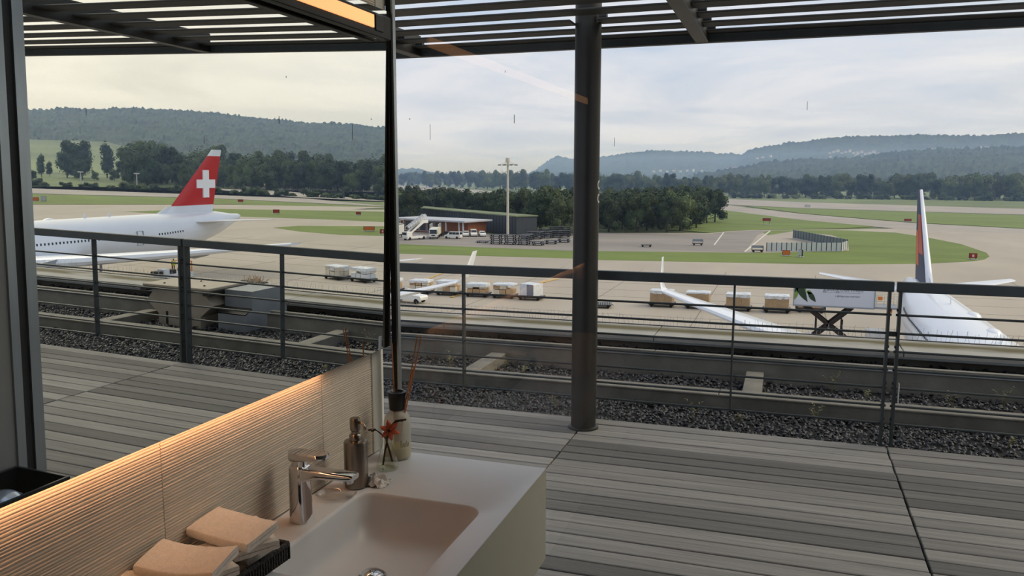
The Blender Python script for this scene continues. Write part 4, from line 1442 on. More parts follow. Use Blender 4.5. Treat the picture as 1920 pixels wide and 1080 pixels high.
        # main gear
        gx, gy = p['gear']
        gmb = MB().cyl((gx, s * gy, .55), (gx, s * gy, zc - R_ * .6), .17, n=10)
        gear = gmb.build('main_gear', m_acg, t, smooth='auto')
        for dx in (-.75, .75):
            for dy in (-.5, .5):
                MB().cyl((gx + dx, s * gy + dy - .2, .56), (gx + dx, s * gy + dy + .2, .56), .56, n=18).build('wheel', m_tyre, gear, smooth='auto')
    ng = MB().cyl((L_ - 7, 0, .45), (L_ - 7, 0, zc - R_ * .8), .13, n=10).build('nose_gear', m_acg, t, smooth='auto')
    for dy in (-.3, .3):
        MB().cyl((L_ - 7, dy - .14, .45), (L_ - 7, dy + .14, .45), .45, n=16).build('wheel', m_tyre, ng, smooth='auto')
    # fin in bands
    def fin_sec(f):
        le = p['f_le'] + (p['ft_le'] - p['f_le']) * f
        te = p['f_te'] + (p['ft_te'] - p['f_te']) * f
        z = p['f_z'] + (p['ft_z'] - p['f_z']) * f
        return foil(le, te, 0, z, (.62 - .36 * f), axis='fin')
    for f0, f1, m_, nm in p['fin']:
        MB().loft([fin_sec(f0), fin_sec((f0 + f1) / 2), fin_sec(f1)]).build(nm, m_, t, smooth='auto')
    # dorsal fillet, antennas
    MB().loft([foil(p['f_le'] + 3.4, p['f_le'] - 1, 0, p['f_z'] - .5, .3, axis='fin'), foil(p['f_le'] - .6, p['f_le'] - 1.6, 0, p['f_z'] + 1.3, .14, axis='fin')]).build('dorsal_fillet', m_acw, t, smooth='auto')
    for x in p['ant']:
        MB().loft([foil(x + .25, x - .25, 0, zc + R_ - .05, .08, axis='fin'), foil(x + .02, x - .22, 0, zc + R_ + .5, .04, axis='fin')]).build('antenna', m_acw, t)
    for x, dy in p.get('domes', ()):
        MB().lathe([(.9, -.3), (.8, 0), (.5, .18), (.05, .25)], (x, dy, zc + math.sqrt(R_ * R_ - dy * dy) - .05), 18, sy=.6).build('antenna_dome', m_acw, t, smooth=True)
    return t


P1 = dict(wz=.94, L=55, R=2.62, zc=5.18, w_le=37, w_te=26, t_le=22.0, t_te=19.6, w_z=4.0, t_z=7.65, w_th=1.5, span=20.9, winglet=2.6, wwhite=True,
          eng=(8.2, 31.5, 2.7, 1.25), s_le=11.5, s_te=4.5, st_le=3.6, st_te=1.7, s_z=6.9, st_z=7.6, s_span=8.4, wins=((15.5, 30), (33.5, 47)), doors=(31.8, 46.0),
          gear=(25, 4.6), f_le=13.2, f_te=4.4, ft_le=4.4, ft_te=1.9, f_z=7.35, ft_z=15.8, ant=(22, 37), domes=((26.2, .7), (33.0, .5)),
          fin=((0, .22, m_navy, 'fin_root'), (.22, .66, m_navy, 'fin'), (.66, 1.0, m_navy, 'fin_tip')))
ac1 = airliner('white airliner with navy and red fin parked behind the railing', (11.6, 88, G), P1)
# coloured livery panels on the fin side and its bright leading edge
FV = [(0, 0), (.03, .32), (.12, .46), (.3, .5), (.6, .32), (.85, .13), (1, .01)]
def fin_pt(f, u, side, off=.0):
    le = P1['f_le'] + (P1['ft_le'] - P1['f_le']) * f
    te = P1['f_te'] + (P1['ft_te'] - P1['f_te']) * f
    z = P1['f_z'] + (P1['ft_z'] - P1['f_z']) * f
    return (le - (le - te) * u, side * ((.62 - .36 * f) * lerp_prof(FV, u) * (.9 if side < 0 else 1.0) + off), z)
for nm, m_, f0, f1, u0, u1 in (('red_livery_panel', m_red, .34, .74, .14, .56), ('orange_livery_panel', m_orange, .20, .56, .60, .94)):
    for s in (-1, 1):
        MB().loft([[fin_pt(f0, u0, s, .012), fin_pt(f0, (u0 + u1) / 2, s, .012), fin_pt(f0, u1, s, .012), fin_pt(f0, u1, s, -.05), fin_pt(f0, (u0 + u1) / 2, s, -.05), fin_pt(f0, u0, s, -.05)],
                   [fin_pt(f1, u0, s, .012), fin_pt(f1, (u0 + u1) / 2, s, .012), fin_pt(f1, u1, s, .012), fin_pt(f1, u1, s, -.05), fin_pt(f1, (u0 + u1) / 2, s, -.05), fin_pt(f1, u0, s, -.05)]]).build(nm, m_, ac1)
MB().tube([fin_pt(f, 0, 1, -.3 * (1 - .5 * f)) [:1] + (0.0,) + fin_pt(f, 0, 1)[2:] for f in (0, .25, .5, .75, 1)], [.30, .26, .22, .18, .13], 8).build('fin_leading_edge', m_acw, ac1, smooth=True)
ac2 = copy_tree(ac1)
ac2.location = (-48.6, 88, G)
ac2['label'] = 'white airliner whose winglet rises left of the steel column'

P2 = dict(wz=.50, L=73.9, R=3.1, zc=5.65, w_le=49, w_te=35, t_le=32.5, t_te=30.2, w_z=4.2, t_z=7.4, w_th=1.9, span=32.0, wwhite=True,
          eng=(9.8, 46, 2.9, 1.75), s_le=14.5, s_te=6.0, st_le=6.4, st_te=4.2, s_z=7.3, st_z=7.9, s_span=10.6, wins=((16.5, 21.5), (27, 47), (50, 64)), doors=(24.8, 48.6, 65),
          gear=(34, 5.5), f_le=17.0, f_te=6.6, ft_le=6.4, ft_te=4.2, f_z=8.35, ft_z=18.2, ant=(27, 31, 44), domes=((36, .4),),
          fin=((0, .14, m_acw, 'fin_root'), (.14, .90, m_red, 'fin'), (.90, 1.0, m_acw, 'fin_tip')))
ac3 = airliner('white airliner with a white cross on its red fin', (84.2, 112, G), P2)
m_cross = mat('white_cross_paint', (240, 240, 240), 0.4)
for s in (-1, 1):
    MB().box(7.55, 8.85, s * .12, s * .32, 10.85, 15.05).box(6.15, 7.55, s * .12, s * .32, 12.3, 13.6).box(8.85, 10.25, s * .12, s * .32, 12.3, 13.6).build('white_cross', m_cross, ac3)

# ================================================================== ground vehicles
m_vw = mat('white_vehicle_paint', (226, 226, 222), 0.35, coat=.3, nscale=2, namt=.03)
m_cream = mat('cream_vehicle_paint', (222, 214, 188), 0.4, nscale=2, namt=.04)
m_vdark = mat('dark_vehicle_paint', (52, 52, 54), 0.4, coat=.3)
m_glassv = mat('vehicle_glass', (36, 42, 48), 0.12)
m_frame = mat('chassis_black', (34, 33, 32), 0.7)
m_lred = mat('red_tail_light', (170, 20, 16), 0.3)
m_lamp_w = mat('headlamp', (220, 220, 214), 0.2)


def wheel(p, x, y, r, w=.22):
    return MB().cyl((x, y - w / 2, r), (x, y + w / 2, r), r, n=14).build('wheel', m_tyre, p, smooth='auto')


def car(label, loc, rz, kind, paint, group=None, name=None):
    t = thing(name or {'sedan': 'car', 'van': 'van', 'pickup': 'pickup_truck'}[kind], label, {'sedan': 'car', 'van': 'van', 'pickup': 'pickup'}[kind], loc, rz, group)
    if kind == 'sedan':
        body = [(-2.1, .3), (2.1, .3), (2.15, .62), (1.95, .80), (1.0, .92), (-2.05, .95), (-2.15, .6)]
        cab = [(-1.95, .93), (1.05, .91), (.35, 1.42), (-1.35, 1.46)]
        w = .86
    elif kind == 'van':
        body = [(-2.4, .35), (2.4, .35), (2.45, .75), (2.2, 1.0), (1.55, 1.12), (-2.4, 1.12)]
        cab = [(-2.4, 1.10), (1.6, 1.10), (.85, 1.88), (-2.3, 1.92)]
        w = .93
    else:
        body = [(-2.55, .45), (2.5, .45), (2.55, .8), (2.4, 1.05), (1.3, 1.12), (-2.55, 1.12)]
        cab = [(-.75, 1.10), (1.4, 1.10), (.65, 1.70), (-.55, 1.74)]
        w = .92
    MB().prism(body, -w, w, 'y').build('body', paint, t)
    zs = [z for _, z in cab]
    cb = MB().loft([[(x, -(w - .02) + (.12 if z > 1.3 else 0), z) for x, z in cab], [(x, (w - .02) - (.12 if z > 1.3 else 0), z) for x, z in cab]]).build('cabin', paint, t)
    xm = [x for x, _ in cab]
    lo, hi = min(zs) + .08, max(zs) - .12
    def at(zv, front):
        a, b_ = (cab[1], cab[2]) if front else (cab[0], cab[3])
        return a[0] + (b_[0] - a[0]) * (zv - a[1]) / (b_[1] - a[1])
    for s in (-1, 1):
        n = 3 if kind == 'van' else 2
        x0_, x1_ = at(lo, 0) + .15, at(hi, 1) - .05
        for i in range(n):
            a_, b_ = x0_ + (x1_ - x0_) * i / n + .05, x0_ + (x1_ - x0_) * (i + 1) / n - .05
            MB().box(a_, b_, s * (w - .16), s * (w - .005), lo, hi).build('side_window', m_glassv, cb)
    MB().add([(at(lo, 1) + .015, -w + .12, lo), (at(lo, 1) + .015, w - .12, lo), (at(hi, 1) + .015, w - .2, hi), (at(hi, 1) + .015, -w + .2, hi), (at(lo, 1) - .03, -w + .12, lo), (at(lo, 1) - .03, w - .12, lo), (at(hi, 1) - .03, w - .2, hi), (at(hi, 1) - .03, -w + .2, hi)],
             [(0, 1, 2, 3), (7, 6, 5, 4), (0, 4, 5, 1), (1, 5, 6, 2), (2, 6, 7, 3), (3, 7, 4, 0)]).build('windscreen', m_glassv, cb)
    MB().add([(at(lo, 0) - .02, -w + .15, lo), (at(lo, 0) - .02, w - .15, lo), (at(hi, 0) - .02, w - .25, hi), (at(hi, 0) - .02, -w + .25, hi), (at(lo, 0) + .04, -w + .15, lo), (at(lo, 0) + .04, w - .15, lo), (at(hi, 0) + .04, w - .25, hi), (at(hi, 0) + .04, -w + .25, hi)],
             [(3, 2, 1, 0), (4, 5, 6, 7), (1, 5, 4, 0), (2, 6, 5, 1), (3, 7, 6, 2), (0, 4, 7, 3)]).build('rear_window', m_glassv, cb)
    fx, rx_ = body[2][0] - .75, body[0][0] + .8
    for x in (fx, rx_):
        for s in (-1, 1):
            wheel(t, x, s * (w - .08), .34)
    for s in (-1, 1):
        MB().box(body[2][0] - .1, body[2][0] + .02, s * (w - .35), s * (w - .08), .6, .74).build('headlamp', m_lamp_w, t)
        MB().box(body[0][0] - .06, body[0][0] + .1, s * (w - .22), s * (w - .04), .7, .92).build('tail_lamp', m_lred, t)
    return t


def truck_cab(t, x, paint, h=2.5, w=1.1, ln=1.9, z0_=.55):
    """cab-over cab, front towards +x"""
    c = MB().prism([(x, z0_), (x + ln, z0_), (x + ln + .06, z0_ + .75), (x + ln - .22, z0_ + h - .5), (x + ln - .45, z0_ + h - .3), (x, z0_ + h - .3)], -w, w, 'y').build('cab', paint, t)
    MB().add([(x + ln + .05, -w + .1, z0_ + .85), (x + ln + .05, w - .1, z0_ + .85), (x + ln - .17, w - .15, z0_ + h - .6), (x + ln - .17, -w + .15, z0_ + h - .6), (x + ln - .3, -w + .1, z0_ + .85), (x + ln - .3, w - .1, z0_ + .85), (x + ln - .4, w - .15, z0_ + h - .6), (x + ln - .4, -w + .15, z0_ + h - .6)],
             [(0, 1, 2, 3), (7, 6, 5, 4), (0, 4, 5, 1), (1, 5, 6, 2), (2, 6, 7, 3), (3, 7, 4, 0)]).build('windscreen', m_glassv, c)
    for s in (-1, 1):
        MB().box(x + .5, x + 1.35, s * (w - .05), s * (w + .01), z0_ + .95, z0_ + 1.6).build('side_window', m_glassv, c)
        MB().box(x + ln + .0, x + ln + .07, s * .55, s * .95, z0_ + .15, z0_ + .38).build('headlamp', m_lamp_w, c)
    MB().box(x + ln, x + ln + .07, -.5, .5, z0_ + .3, z0_ + .6).build('grille', m_frame, c)
    return c


gp = lambda px, py, dz=0.05: (lambda v_: (v_.x, v_.y, G + dz))(gnd(px, py))

car('white minibus parked in front of the brick office wall', gp(850, 447.5), math.radians(175), 'van', m_vw)
car('white hatchback beside the doorway of dark shed', gp(874, 443.0), math.radians(-70), 'sedan', m_vw)
car('white high-roofed van between two white cars', gp(888, 443.0), math.radians(-65), 'van', m_vw)
car('white saloon parked at the corner of dark shed', gp(904, 443.2), math.radians(-60), 'sedan', m_vw)
car('dark grey car half hidden behind the white minibus', gp(838, 443.2), math.radians(170), 'sedan', m_vdark)
car('white pickup driving past the loaded dollies', gp(766, 567), math.radians(-8), 'pickup', m_vw)

# box truck
t = thing('box_truck', 'white lorry with cream load bed and rail parked in yard', 'truck', gp(815, 446.8), math.radians(-72))
truck_cab(t, 1.6, m_vw, 2.6)
MB().box(-5.6, 3.2, -.5, .5, .6, .9).build('chassis', m_frame, t)
bed = MB().cbox(-5.6, 1.4, -1.2, 1.2, .95, 2.8, .03).build('load_bed', m_cream, t)
for x in (-5.5, -3.8, -2.1, -.4, 1.3):
    for s in (-1, 1):
        MB().bar((x, s * 1.15, 2.8), (x, s * 1.15, 3.9), .08, .08).build('rail_post', m_vw, bed)
for s in (-1, 1):
    MB().bar((-5.5, s * 1.15, 3.9), (1.3, s * 1.15, 3.9), .08, .08).build('rail', m_vw, bed)
    for x in (2.5, -2.6, -3.9):
        wheel(t, x, s * 1.0, .5, .3)

# passenger stairs
t = thing('passenger_stairs', 'white covered passenger stairs vehicle with hooped roof', 'stairs', gp(777, 449.5), math.radians(-112))
MB().box(-3.6, 3.4, -1.0, 1.0, .45, .95).build('chassis', m_vw, t)
MB().cbox(1.6, 3.6, -1.05, 1.05, .9, 2.3, .08).build('driver_cab', m_vw, t)
MB().box(3.55, 3.63, -.85, .85, 1.4, 2.1).build('windscreen', m_glassv, t)
for s in (-1, 1):
    MB().prism([(3.4, .9), (3.9, .9), (-2.6, 5.3), (-4.4, 5.3), (-4.4, 4.4), (-2.8, 4.4)], s * .85 - .04, s * .85 + .04, 'y').build('side_panel', m_vw, t)
    for x in (2.5, -2.6):
        wheel(t, x, s * .9, .42, .26)
for i in range(15):
    f = i / 14
    MB().box(3.2 - 5.9 * f - .22, 3.2 - 5.9 * f + .12, -.82, .82, .95 + 3.4 * f, 1.02 + 3.4 * f).build('step', m_acg, t)
for i in range(8):
    f = i / 7
    cx_, cz_ = 2.6 - 6.6 * f, 2.6 + (3.4 * f if f < .85 else 2.9)
    MB().tube([(cx_, .85 * math.cos(a), cz_ + 1.3 * math.sin(a)) for a in [PI * k / 10 for k in range(11)]], .06, 6).build('roof_hoop', m_vw, t)
    if i < 7:
        f2 = (i + 1) / 7
        cx2, cz2 = 2.6 - 6.6 * f2, 2.6 + (3.4 * f2 if f2 < .85 else 2.9)
        MB().loft([[(cx_, .84 * math.cos(a), cz_ + 1.28 * math.sin(a)) for a in [PI * (.15 + .7 * k / 8) for k in range(9)]], [(cx2, .84 * math.cos(a), cz2 + 1.28 * math.sin(a)) for a in [PI * (.15 + .7 * k / 8) for k in range(9)]]], caps=False, closed=False).build('roof_sheet', m_acg, t)
# second service lorry behind the mirror edge
t = thing('service_lorry', 'white service lorry with raised platform beside passenger stairs', 'truck', gp(742, 446.5), math.radians(-80))
truck_cab(t, 1.4, m_vw, 2.6)
MB().box(-4.6, 3.0, -.5, .5, .6, .95).build('chassis', m_frame, t)
MB().cbox(-4.5, 1.2, -1.2, 1.2, 1.0, 3.6, .05).build('body', m_vw, t)
MB().box(-4.3, 2.6, -1.1, 1.1, 3.75, 3.9).build('platform', m_acg, t)
for s in (-1, 1):
    for x in (2.3, -2.8):
        wheel(t, x, s * 1.0, .5, .3)
    MB().bar((-4.2, s * 1.05, 4.9), (2.5, s * 1.05, 4.9), .07, .07).build('rail', m_vw, t)
    for x in (-4.2, -1, 2.4):
        MB().bar((x, s * 1.05, 3.9), (x, s * 1.05, 4.9), .07, .07).build('rail_post', m_vw, t)

# catering high-loader at the parked airliner
m_leaf_d = mat('printed_leaf_dark', (40, 62, 36), 0.6)
m_leaf_l = mat('printed_leaf_light', (122, 150, 66), 0.6)
m_print = mat('grey_lettering', (120, 124, 130), 0.6)
m_boxw = mat('pale_box_panel', (206, 209, 216), 0.5, nscale=.4, namt=.03)
ct = thing('catering_truck', 'white catering high-loader with leaf print raised on scissor legs', 'truck', (4.1, 74.6, G))
bxp = MB().cbox(-3.3, 3.15, -1.2, 1.2, 6.05, 8.12, .04).build('box', m_boxw, ct)
for x in (-3.3, 3.12):
    MB().box(x - .03, x + .06, -1.24, -1.18, 6.0, 8.15).build('corner_post', m_acg, bxp)
MB().box(-3.3, 3.15, -1.235, -1.19, 6.0, 6.12).build('bottom_rail', m_acg, bxp)
def print_leaf(cx_, cz_, ln, wd, ang, m_):
    pts = []
    for k in range(9):
        u = k / 8
        pts.append((ln * (u - .5), wd * math.sin(PI * u ** .8)))
    for k in range(7, 0, -1):
        u = k / 8
        pts.append((ln * (u - .5), -wd * .8 * math.sin(PI * u ** 1.1)))
    ca, sa = math.cos(ang), math.sin(ang)
    poly = [(cx_ + x * ca - z * sa, cz_ + x * sa + z * ca) for x, z in pts]
    return MB().prism(poly, -1.212, -1.204, 'y').build('printed_leaf', m_, bxp)
print_leaf(-2.75, 7.35, 2.3, .36, math.radians(-58), m_leaf_d)
print_leaf(-1.85, 6.85, 1.15, .24, math.radians(-50), m_leaf_d)
print_leaf(-2.05, 7.2, .55, .2, math.radians(-10), m_leaf_l)
print_leaf(-3.1, 6.95, .9, .18, math.radians(75), m_leaf_l)
print_leaf(-3.12, 7.4, .7, .16, math.radians(60), m_leaf_d)
print_leaf(-2.45, 7.75, .9, .13, math.radians(-75), m_leaf_l)
for body, size, x, z in (('gategourmet', .62, -.95, 7.42), ('a gategroup member', .235, .02, 6.94)):
    o = link('lettering', text_mesh(body, size, m_print, .004), bxp)
    o.location = (x, -1.212, z)
    o.rotation_euler = (PI / 2, 0, 0)
MB().box(-1.0, 2.0, -1.212, -1.204, 7.28, 7.30).build('print_rule', m_print, bxp)
m_scis = mat('rusty_dark_steel', (52, 44, 38), 0.7, 0.2, nscale=3, namt=.2)
for y in (-.7, .7):
    MB().bar((-2.1, y, 2.75), (1.5, y, 6.0), .16, .30).build('scissor_leg', m_scis, ct)
    MB().bar((1.7, y, 2.75), (-2.4, y, 6.0), .16, .30).build('scissor_leg', m_scis, ct)
    MB().bar((-1.35, y + .1, 2.6), (-1.35, y + .1, 4.9), .12, .12).build('hydraulic_ram', m_scis, ct)
    MB().bar((.75, y + .1, 2.6), (.75, y + .1, 4.9), .12, .12).build('hydraulic_ram', m_scis, ct)
MB().box(-3.6, 4.0, -.55, .55, .7, 1.15).build('chassis', m_frame, ct)
MB().box(-2.6, 2.3, -.9, .9, 1.15, 2.62).build('subframe', m_frame, ct)
for x in (-2.4, 2.9):
    for s in (-1, 1):
        wheel(ct, x, s * 1.0, .5, .3)
cbt = truck_cab(ct, 2.75, m_vw, 3.3, 1.15, 1.75, 1.0)
# forward platform with rails
MB().box(3.15, 5.0, -1.1, 1.1, 6.05, 6.2).build('bridge_platform', m_acg, ct)
for y in (-1.05, 1.05):
    MB().bar((3.2, y, 7.2), (4.9, y, 7.2), .07, .07).build('bridge_rail', m_cream, ct)
    MB().bar((3.2, y, 6.7), (4.9, y, 6.7), .05, .05).build('bridge_rail', m_cream, ct)
    for x in (3.3, 4.1, 4.85):
        MB().bar((x, y, 6.2), (x, y, 7.2), .06, .06).build('rail_post', m_cream, ct)
m_hi = mat('orange_marker', (224, 128, 44), 0.6)
for x, z in ((3.55, 6.95), (4.35, 5.9), (3.0, 8.28)):
    MB().box(x - .18, x + .18, -1.16, -1.1, z - .15, z + .15).build('orange_marker', m_hi, ct)

# ================================================================== dollies and cargo
m_dolly = mat('dolly_steel', (58, 56, 54), 0.6, 0.4, nscale=3, namt=.25)
m_carton = mat('brown_carton', (178, 148, 112), 0.8, nscale=2, namt=.15, rnd=.12)
m_carton2 = mat('pale_carton', (206, 196, 176), 0.8, nscale=2, namt=.12, rnd=.12)
m_wrap = mat('plastic_wrap', (208, 212, 214), 0.25, nscale=3, namt=.1)
m_net = mat('cargo_net', (186, 172, 140), 0.8)
m_bluep = mat('blue_grey_panel', (104, 116, 132), 0.5)


def make_dolly(label, loc, rz, group):
    t = thing('cargo_dolly', label, 'dolly', loc, rz, group)
    MB().cbox(-1.7, 1.7, -1.25, 1.25, .38, .52, .02).build('platform', m_dolly, t)
    fr_ = MB()
    for x in (-1.5, 1.5):
        fr_.box(x - .08, x + .08, -1.1, 1.1, .26, .38)
    fr_.build('frame', m_dolly, t)
    for x in (-1.25, 1.25):
        for s in (-1, 1):
            MB().cyl((x, s * .95 - .09, .2), (x, s * .95 + .09, .2), .2, n=12).build('wheel', m_tyre, t, smooth='auto')
    MB().bar((1.7, 0, .4), (1.98, 0, .3), .09, .07).build('tow_bar', m_dolly, t)
    rl = MB()
    for i in range(12):
        x = -1.55 + i * .282
        rl.cyl((x, -1.2, .53), (x, 1.2, .53), .035, n=6)
    rl.build('rollers', m_acg, t)
    return t


def make_load(label, loc, rz, group, seed, net, paint):
    rd_ = random.Random(seed)
    t = thing('cargo_load', label, 'cargo', loc, rz, group)
    MB().box(-1.55, 1.55, -1.2, 1.2, 0, .05).build('pallet_sheet', m_acg, t)
    hz_ = 1.55 if net else rd_.uniform(1.25, 1.6)
    nx = 3
    for lvl in range(2):
        for i in range(nx):
            for j in range(2):
                if not net and lvl == 1 and rd_.random() < .18:
                    continue
                e = .01 if net else rd_.uniform(.0, .09)
                x0_, x1_ = -1.45 + 2.9 * i / nx + e, -1.45 + 2.9 * (i + 1) / nx - e * .6
                y0_, y1_ = -1.1 + 1.1 * j + e, -1.1 + 1.1 * (j + 1) - e * .5
                z0_, z1_ = .05 + hz_ / 2 * lvl, .05 + hz_ / 2 * (lvl + 1) - (0 if net else rd_.uniform(0, .12))
                MB().cbox(x0_, x1_, y0_, y1_, z0_, z1_, .015).build('carton', paint if (net or rd_.random() < .55) else m_carton2, t)
    # plastic sheet over the top with hanging edge
    n = 8
    ring = lambda k, z, jit: [(x * k + rd_.uniform(-jit, jit), y * k + rd_.uniform(-jit, jit), z + rd_.uniform(-jit, jit)) for x, y in
                              [(-1.48 + 2.96 * i / n, -1.13) for i in range(n)] + [(1.48, -1.13 + 2.26 * i / n) for i in range(n)] + [(1.48 - 2.96 * i / n, 1.13) for i in range(n)] + [(-1.48, 1.13 - 2.26 * i / n) for i in range(n)]]
    MB().loft([ring(1.02, hz_ - rd_.uniform(.05, .35), .06), ring(1.0, hz_ + .07, .02), ring(.6, hz_ + .12, .05), ring(.1, hz_ + .12, .02)], caps=True).build('plastic_sheet', m_wrap, t)
    if net:
        nb = MB()
        for k in range(-1, 9):
            for s in (1, -1):
                for yy in (-1.135, 1.135):
                    x0_ = -1.5 + k * .42
                    x1_ = x0_ + s * 1.5
                    pts = []
                    for q_ in (0, 1):
                        xx = x0_ if q_ == 0 else x1_
                        zz = .06 if q_ == 0 else hz_
                        pts.append([xx, yy, zz])
                    a, b_ = Vector(pts[0]), Vector(pts[1])
                    # clip to the load
                    dx = b_.x - a.x
                    for v1, v2 in ((a, b_), (b_, a)):
                        if v1.x < -1.47:
                            f = (-1.47 - v1.x) / (v2.x - v1.x); v1.z += (v2.z - v1.z) * f; v1.x = -1.47
                        if v1.x > 1.47:
                            f = (1.47 - v1.x) / (v2.x - v1.x); v1.z += (v2.z - v1.z) * f; v1.x = 1.47
                    if (b_ - a).length > .15 and .0 < a.z < 1.7 and 0 < b_.z < 1.7:
                        nb.bar(a, b_, .035, .035)
        nb.build('cargo_net', m_net, t)
    return t


YP = 107.3
right_lbl = ('tan netted cargo block behind the upright winglet', 'tan netted cargo block second from the upright winglet', 'tan netted cargo block third from the upright winglet', 'tan netted cargo block next to the catering truck')
for i, px in enumerate((1241, 1309, 1384, 1456)):
    p = gnd(px, 574 + (px - 1241) * .045)
    make_dolly('flat cargo dolly carrying ' + right_lbl[i].replace('tan netted cargo block ', 'the tan netted block '), (p.x, YP, G), PI + math.radians(2), 'dollies with netted blocks')
    make_load(right_lbl[i], (p.x, YP, G + .57), PI, 'netted cargo blocks', 20 + i, True, m_carton)
left = ((738, 'mixed cartons under plastic at the mirror edge'), (793, 'mixed cartons under plastic behind the left wing'), (843, 'mixed cartons under plastic behind the raised winglet'), (897, 'brown cartons under plastic beside the railing post'), (946, 'brown cartons under plastic next to the white crate'))
for i, (px, lb) in enumerate(left):
    p = gnd(px, 549 + (px - 793) * .06)
    make_dolly('flat cargo dolly under the ' + lb, (p.x, YP + .5, G), PI + math.radians(3), 'dollies with mixed cartons')
    make_load(lb, (p.x, YP + .5, G + .57), PI + math.radians(3), 'mixed carton loads', 40 + i, False, m_carton)
p = gnd(997, 561)
make_dolly('flat cargo dolly carrying a white crate with blue side', (p.x, YP, G), PI, 'dollies with mixed cartons')
t = thing('cargo_crate', 'large white crate with one blue grey side', 'crate', (p.x, YP, G + .57), math.radians(-22))
MB().cbox(-1.25, 1.25, -1.05, 1.05, 0, 1.7, .03).build('shell', m_wrap, t)
MB().box(.06, 1.2, -1.075, -1.05, .12, 1.62).build('side_panel', m_bluep, t)
MB().box(-1.2, -.06, -1.075, -1.05, .12, 1.62).build('side_panel', m_wrap, t)
# empty dolly beside the column and covered cart behind the scissor legs
p = gnd(1122, 576)
make_dolly('empty flat dolly standing beside the steel column', (p.x, p.y, G), 0.2, 'empty dollies')
t = thing('baggage_cart', 'dark baggage cart with boxes behind the scissor legs', 'cart', gp(1519, 585, 0), 0.03)
MB().box(-1.8, 1.8, -.8, .8, .45, .6).build('platform', m_dolly, t)
for x in (-1.75, 1.75):
    MB().box(x - .05, x + .05, -.8, .8, .6, 1.95).build('end_frame', m_dolly, t)
MB().box(-1.5, 1.3, -.6, .6, .6, 1.5).build('boxes', m_carton, t)
MB().box(-1.8, 1.8, -.82, .82, 1.95, 2.02).build('roof', m_acg, t)
for x in (-1.3, 1.3):
    for s in (-1, 1):
        MB().cyl((x, s * .7 - .08, .24), (x, s * .7 + .08, .24), .24, n=12).build('wheel', m_tyre, t, smooth='auto')
# two plastic-wrapped loads seen in the mirror
for i, (px, py, lb) in enumerate(((632, 523, 'silver wrapped cargo load with the square top'), (681, 528, 'silver wrapped cargo load with the ragged top'))):
    p = gnd(px, py, True)
    make_dolly('flat cargo dolly under the ' + lb, (p.x, p.y, G), .25, 'dollies with silver loads')
    make_load(lb, (p.x, p.y, G + .57), .25, 'silver wrapped loads', 60 + i, False, m_wrap)

# stacked empty dollies in the yard
dd = thing('flat_dolly', 'single flat steel dolly lying beside the stacks in yard', 'dolly', gp(905, 455, .0), .1, 'stacked flat dollies in the yard')
MB().cbox(-1.6, 1.6, -1.2, 1.2, .34, .46, .02).build('platform', m_dolly, dd)
fr_ = MB()
for x in (-1.1, 1.1):
    for s in (-1, 1):
        fr_.cyl((x, s * .9 - .09, .18), (x, s * .9 + .09, .18), .18, n=10)
fr_.build('wheels', m_tyre, dd)
MB().box(-1.6, 1.6, -1.22, -1.16, .40, .47).build('side_rail', m_acg, dd)
rd = random.Random(21)
for (px, py, n, rz) in ((931, 457.5, 5, .05), (957, 458.2, 5, .0), (983, 459, 5, -.03), (1009, 459.8, 2, 0), (1034, 457.5, 2, .1), (1058, 454.5, 2, .1),
                        (990, 449.5, 3, 0), (1008, 448, 4, .1), (1026, 446.5, 4, 0), (1044, 445.5, 4, .1), (1060, 444.5, 4, 0), (1000, 443.5, 3, 0), (1020, 442, 4, 0), (1040, 441, 5, 0), (1060, 440, 5, 0), (1083, 441, 4, 0)):
    p = gp(px, py, 0.04)
    for k in range(n):
        dup(dd, (p[0] + rd.uniform(-.12, .12), p[1] + rd.uniform(-.12, .12), p[2] + k * .50), rz + rd.uniform(-.04, .04), 'bottom flat steel dolly of a stack in the yard' if k == 0 else 'topmost flat steel dolly of a stack in the yard' if k == n - 1 else 'flat steel dolly in the middle of a stack')
# loose trolleys on the asphalt
for px, py, lb in ((1212, 463, 'low flat trolley alone on the asphalt'), (1308, 460, 'taller grey trolley alone on the asphalt'), (1420, 473, 'dark trolley parked by the white fence')):
    t = thing('trolley', lb, 'trolley', gp(px, py, .04), .15)
    MB().box(-1.3, 1.3, -.7, .7, .4, .52).build('platform', m_dolly, t)
    h = .75 if px == 1212 else 1.5
    for x in (-1.25, 1.25):
        MB().box(x - .05, x + .05, -.7, .7, .5, h).build('end_frame', m_acg, t)
    if h > 1:
        MB().box(-1.25, 1.25, .6, .66, .9, h).build('back_rail', m_acg, t)
    for x in (-.9, .9):
        for s in (-1, 1):
            MB().cyl((x, s * .6 - .07, .22), (x, s * .6 + .07, .22), .22, n=10).build('wheel', m_tyre, t, smooth='auto')

# ================================================================== buildings, mast, fence, signs
m_shed = mat('dark_corrugated_sheet', (58, 64, 70), 0.6, 0.2, nscale=.4, namt=.12, stretch=(6, 6, .1))
m_brick = mat('rust_brick', (140, 84, 52), 0.85, nscale=3, namt=.2)
m_roofg = mat('green_flat_roof', (120, 128, 96), 0.9, nscale=.2, namt=.2)
m_slab = mat('pale_concrete_slab', (182, 184, 188), 0.7, nscale=.5, namt=.06)
a_ = gnd(968, 441.5)
b_ = Vector((-150.0, 293.0, G))
dirv = (b_ - a_)
ln = Vector((dirv.x, dirv.y, 0)).length
ang = math.atan2(dirv.y, dirv.x)
sh = thing('dark_shed', 'long dark corrugated shed with pale roof edge', 'building', (a_.x, a_.y, G), ang)
MB().box(0, ln, -7, 0, 0, 5.4).build('walls', m_shed, sh)
MB().box(-.3, ln + .3, -7.3, .3, 5.4, 5.75).build('roof_edge', m_roofg, sh)
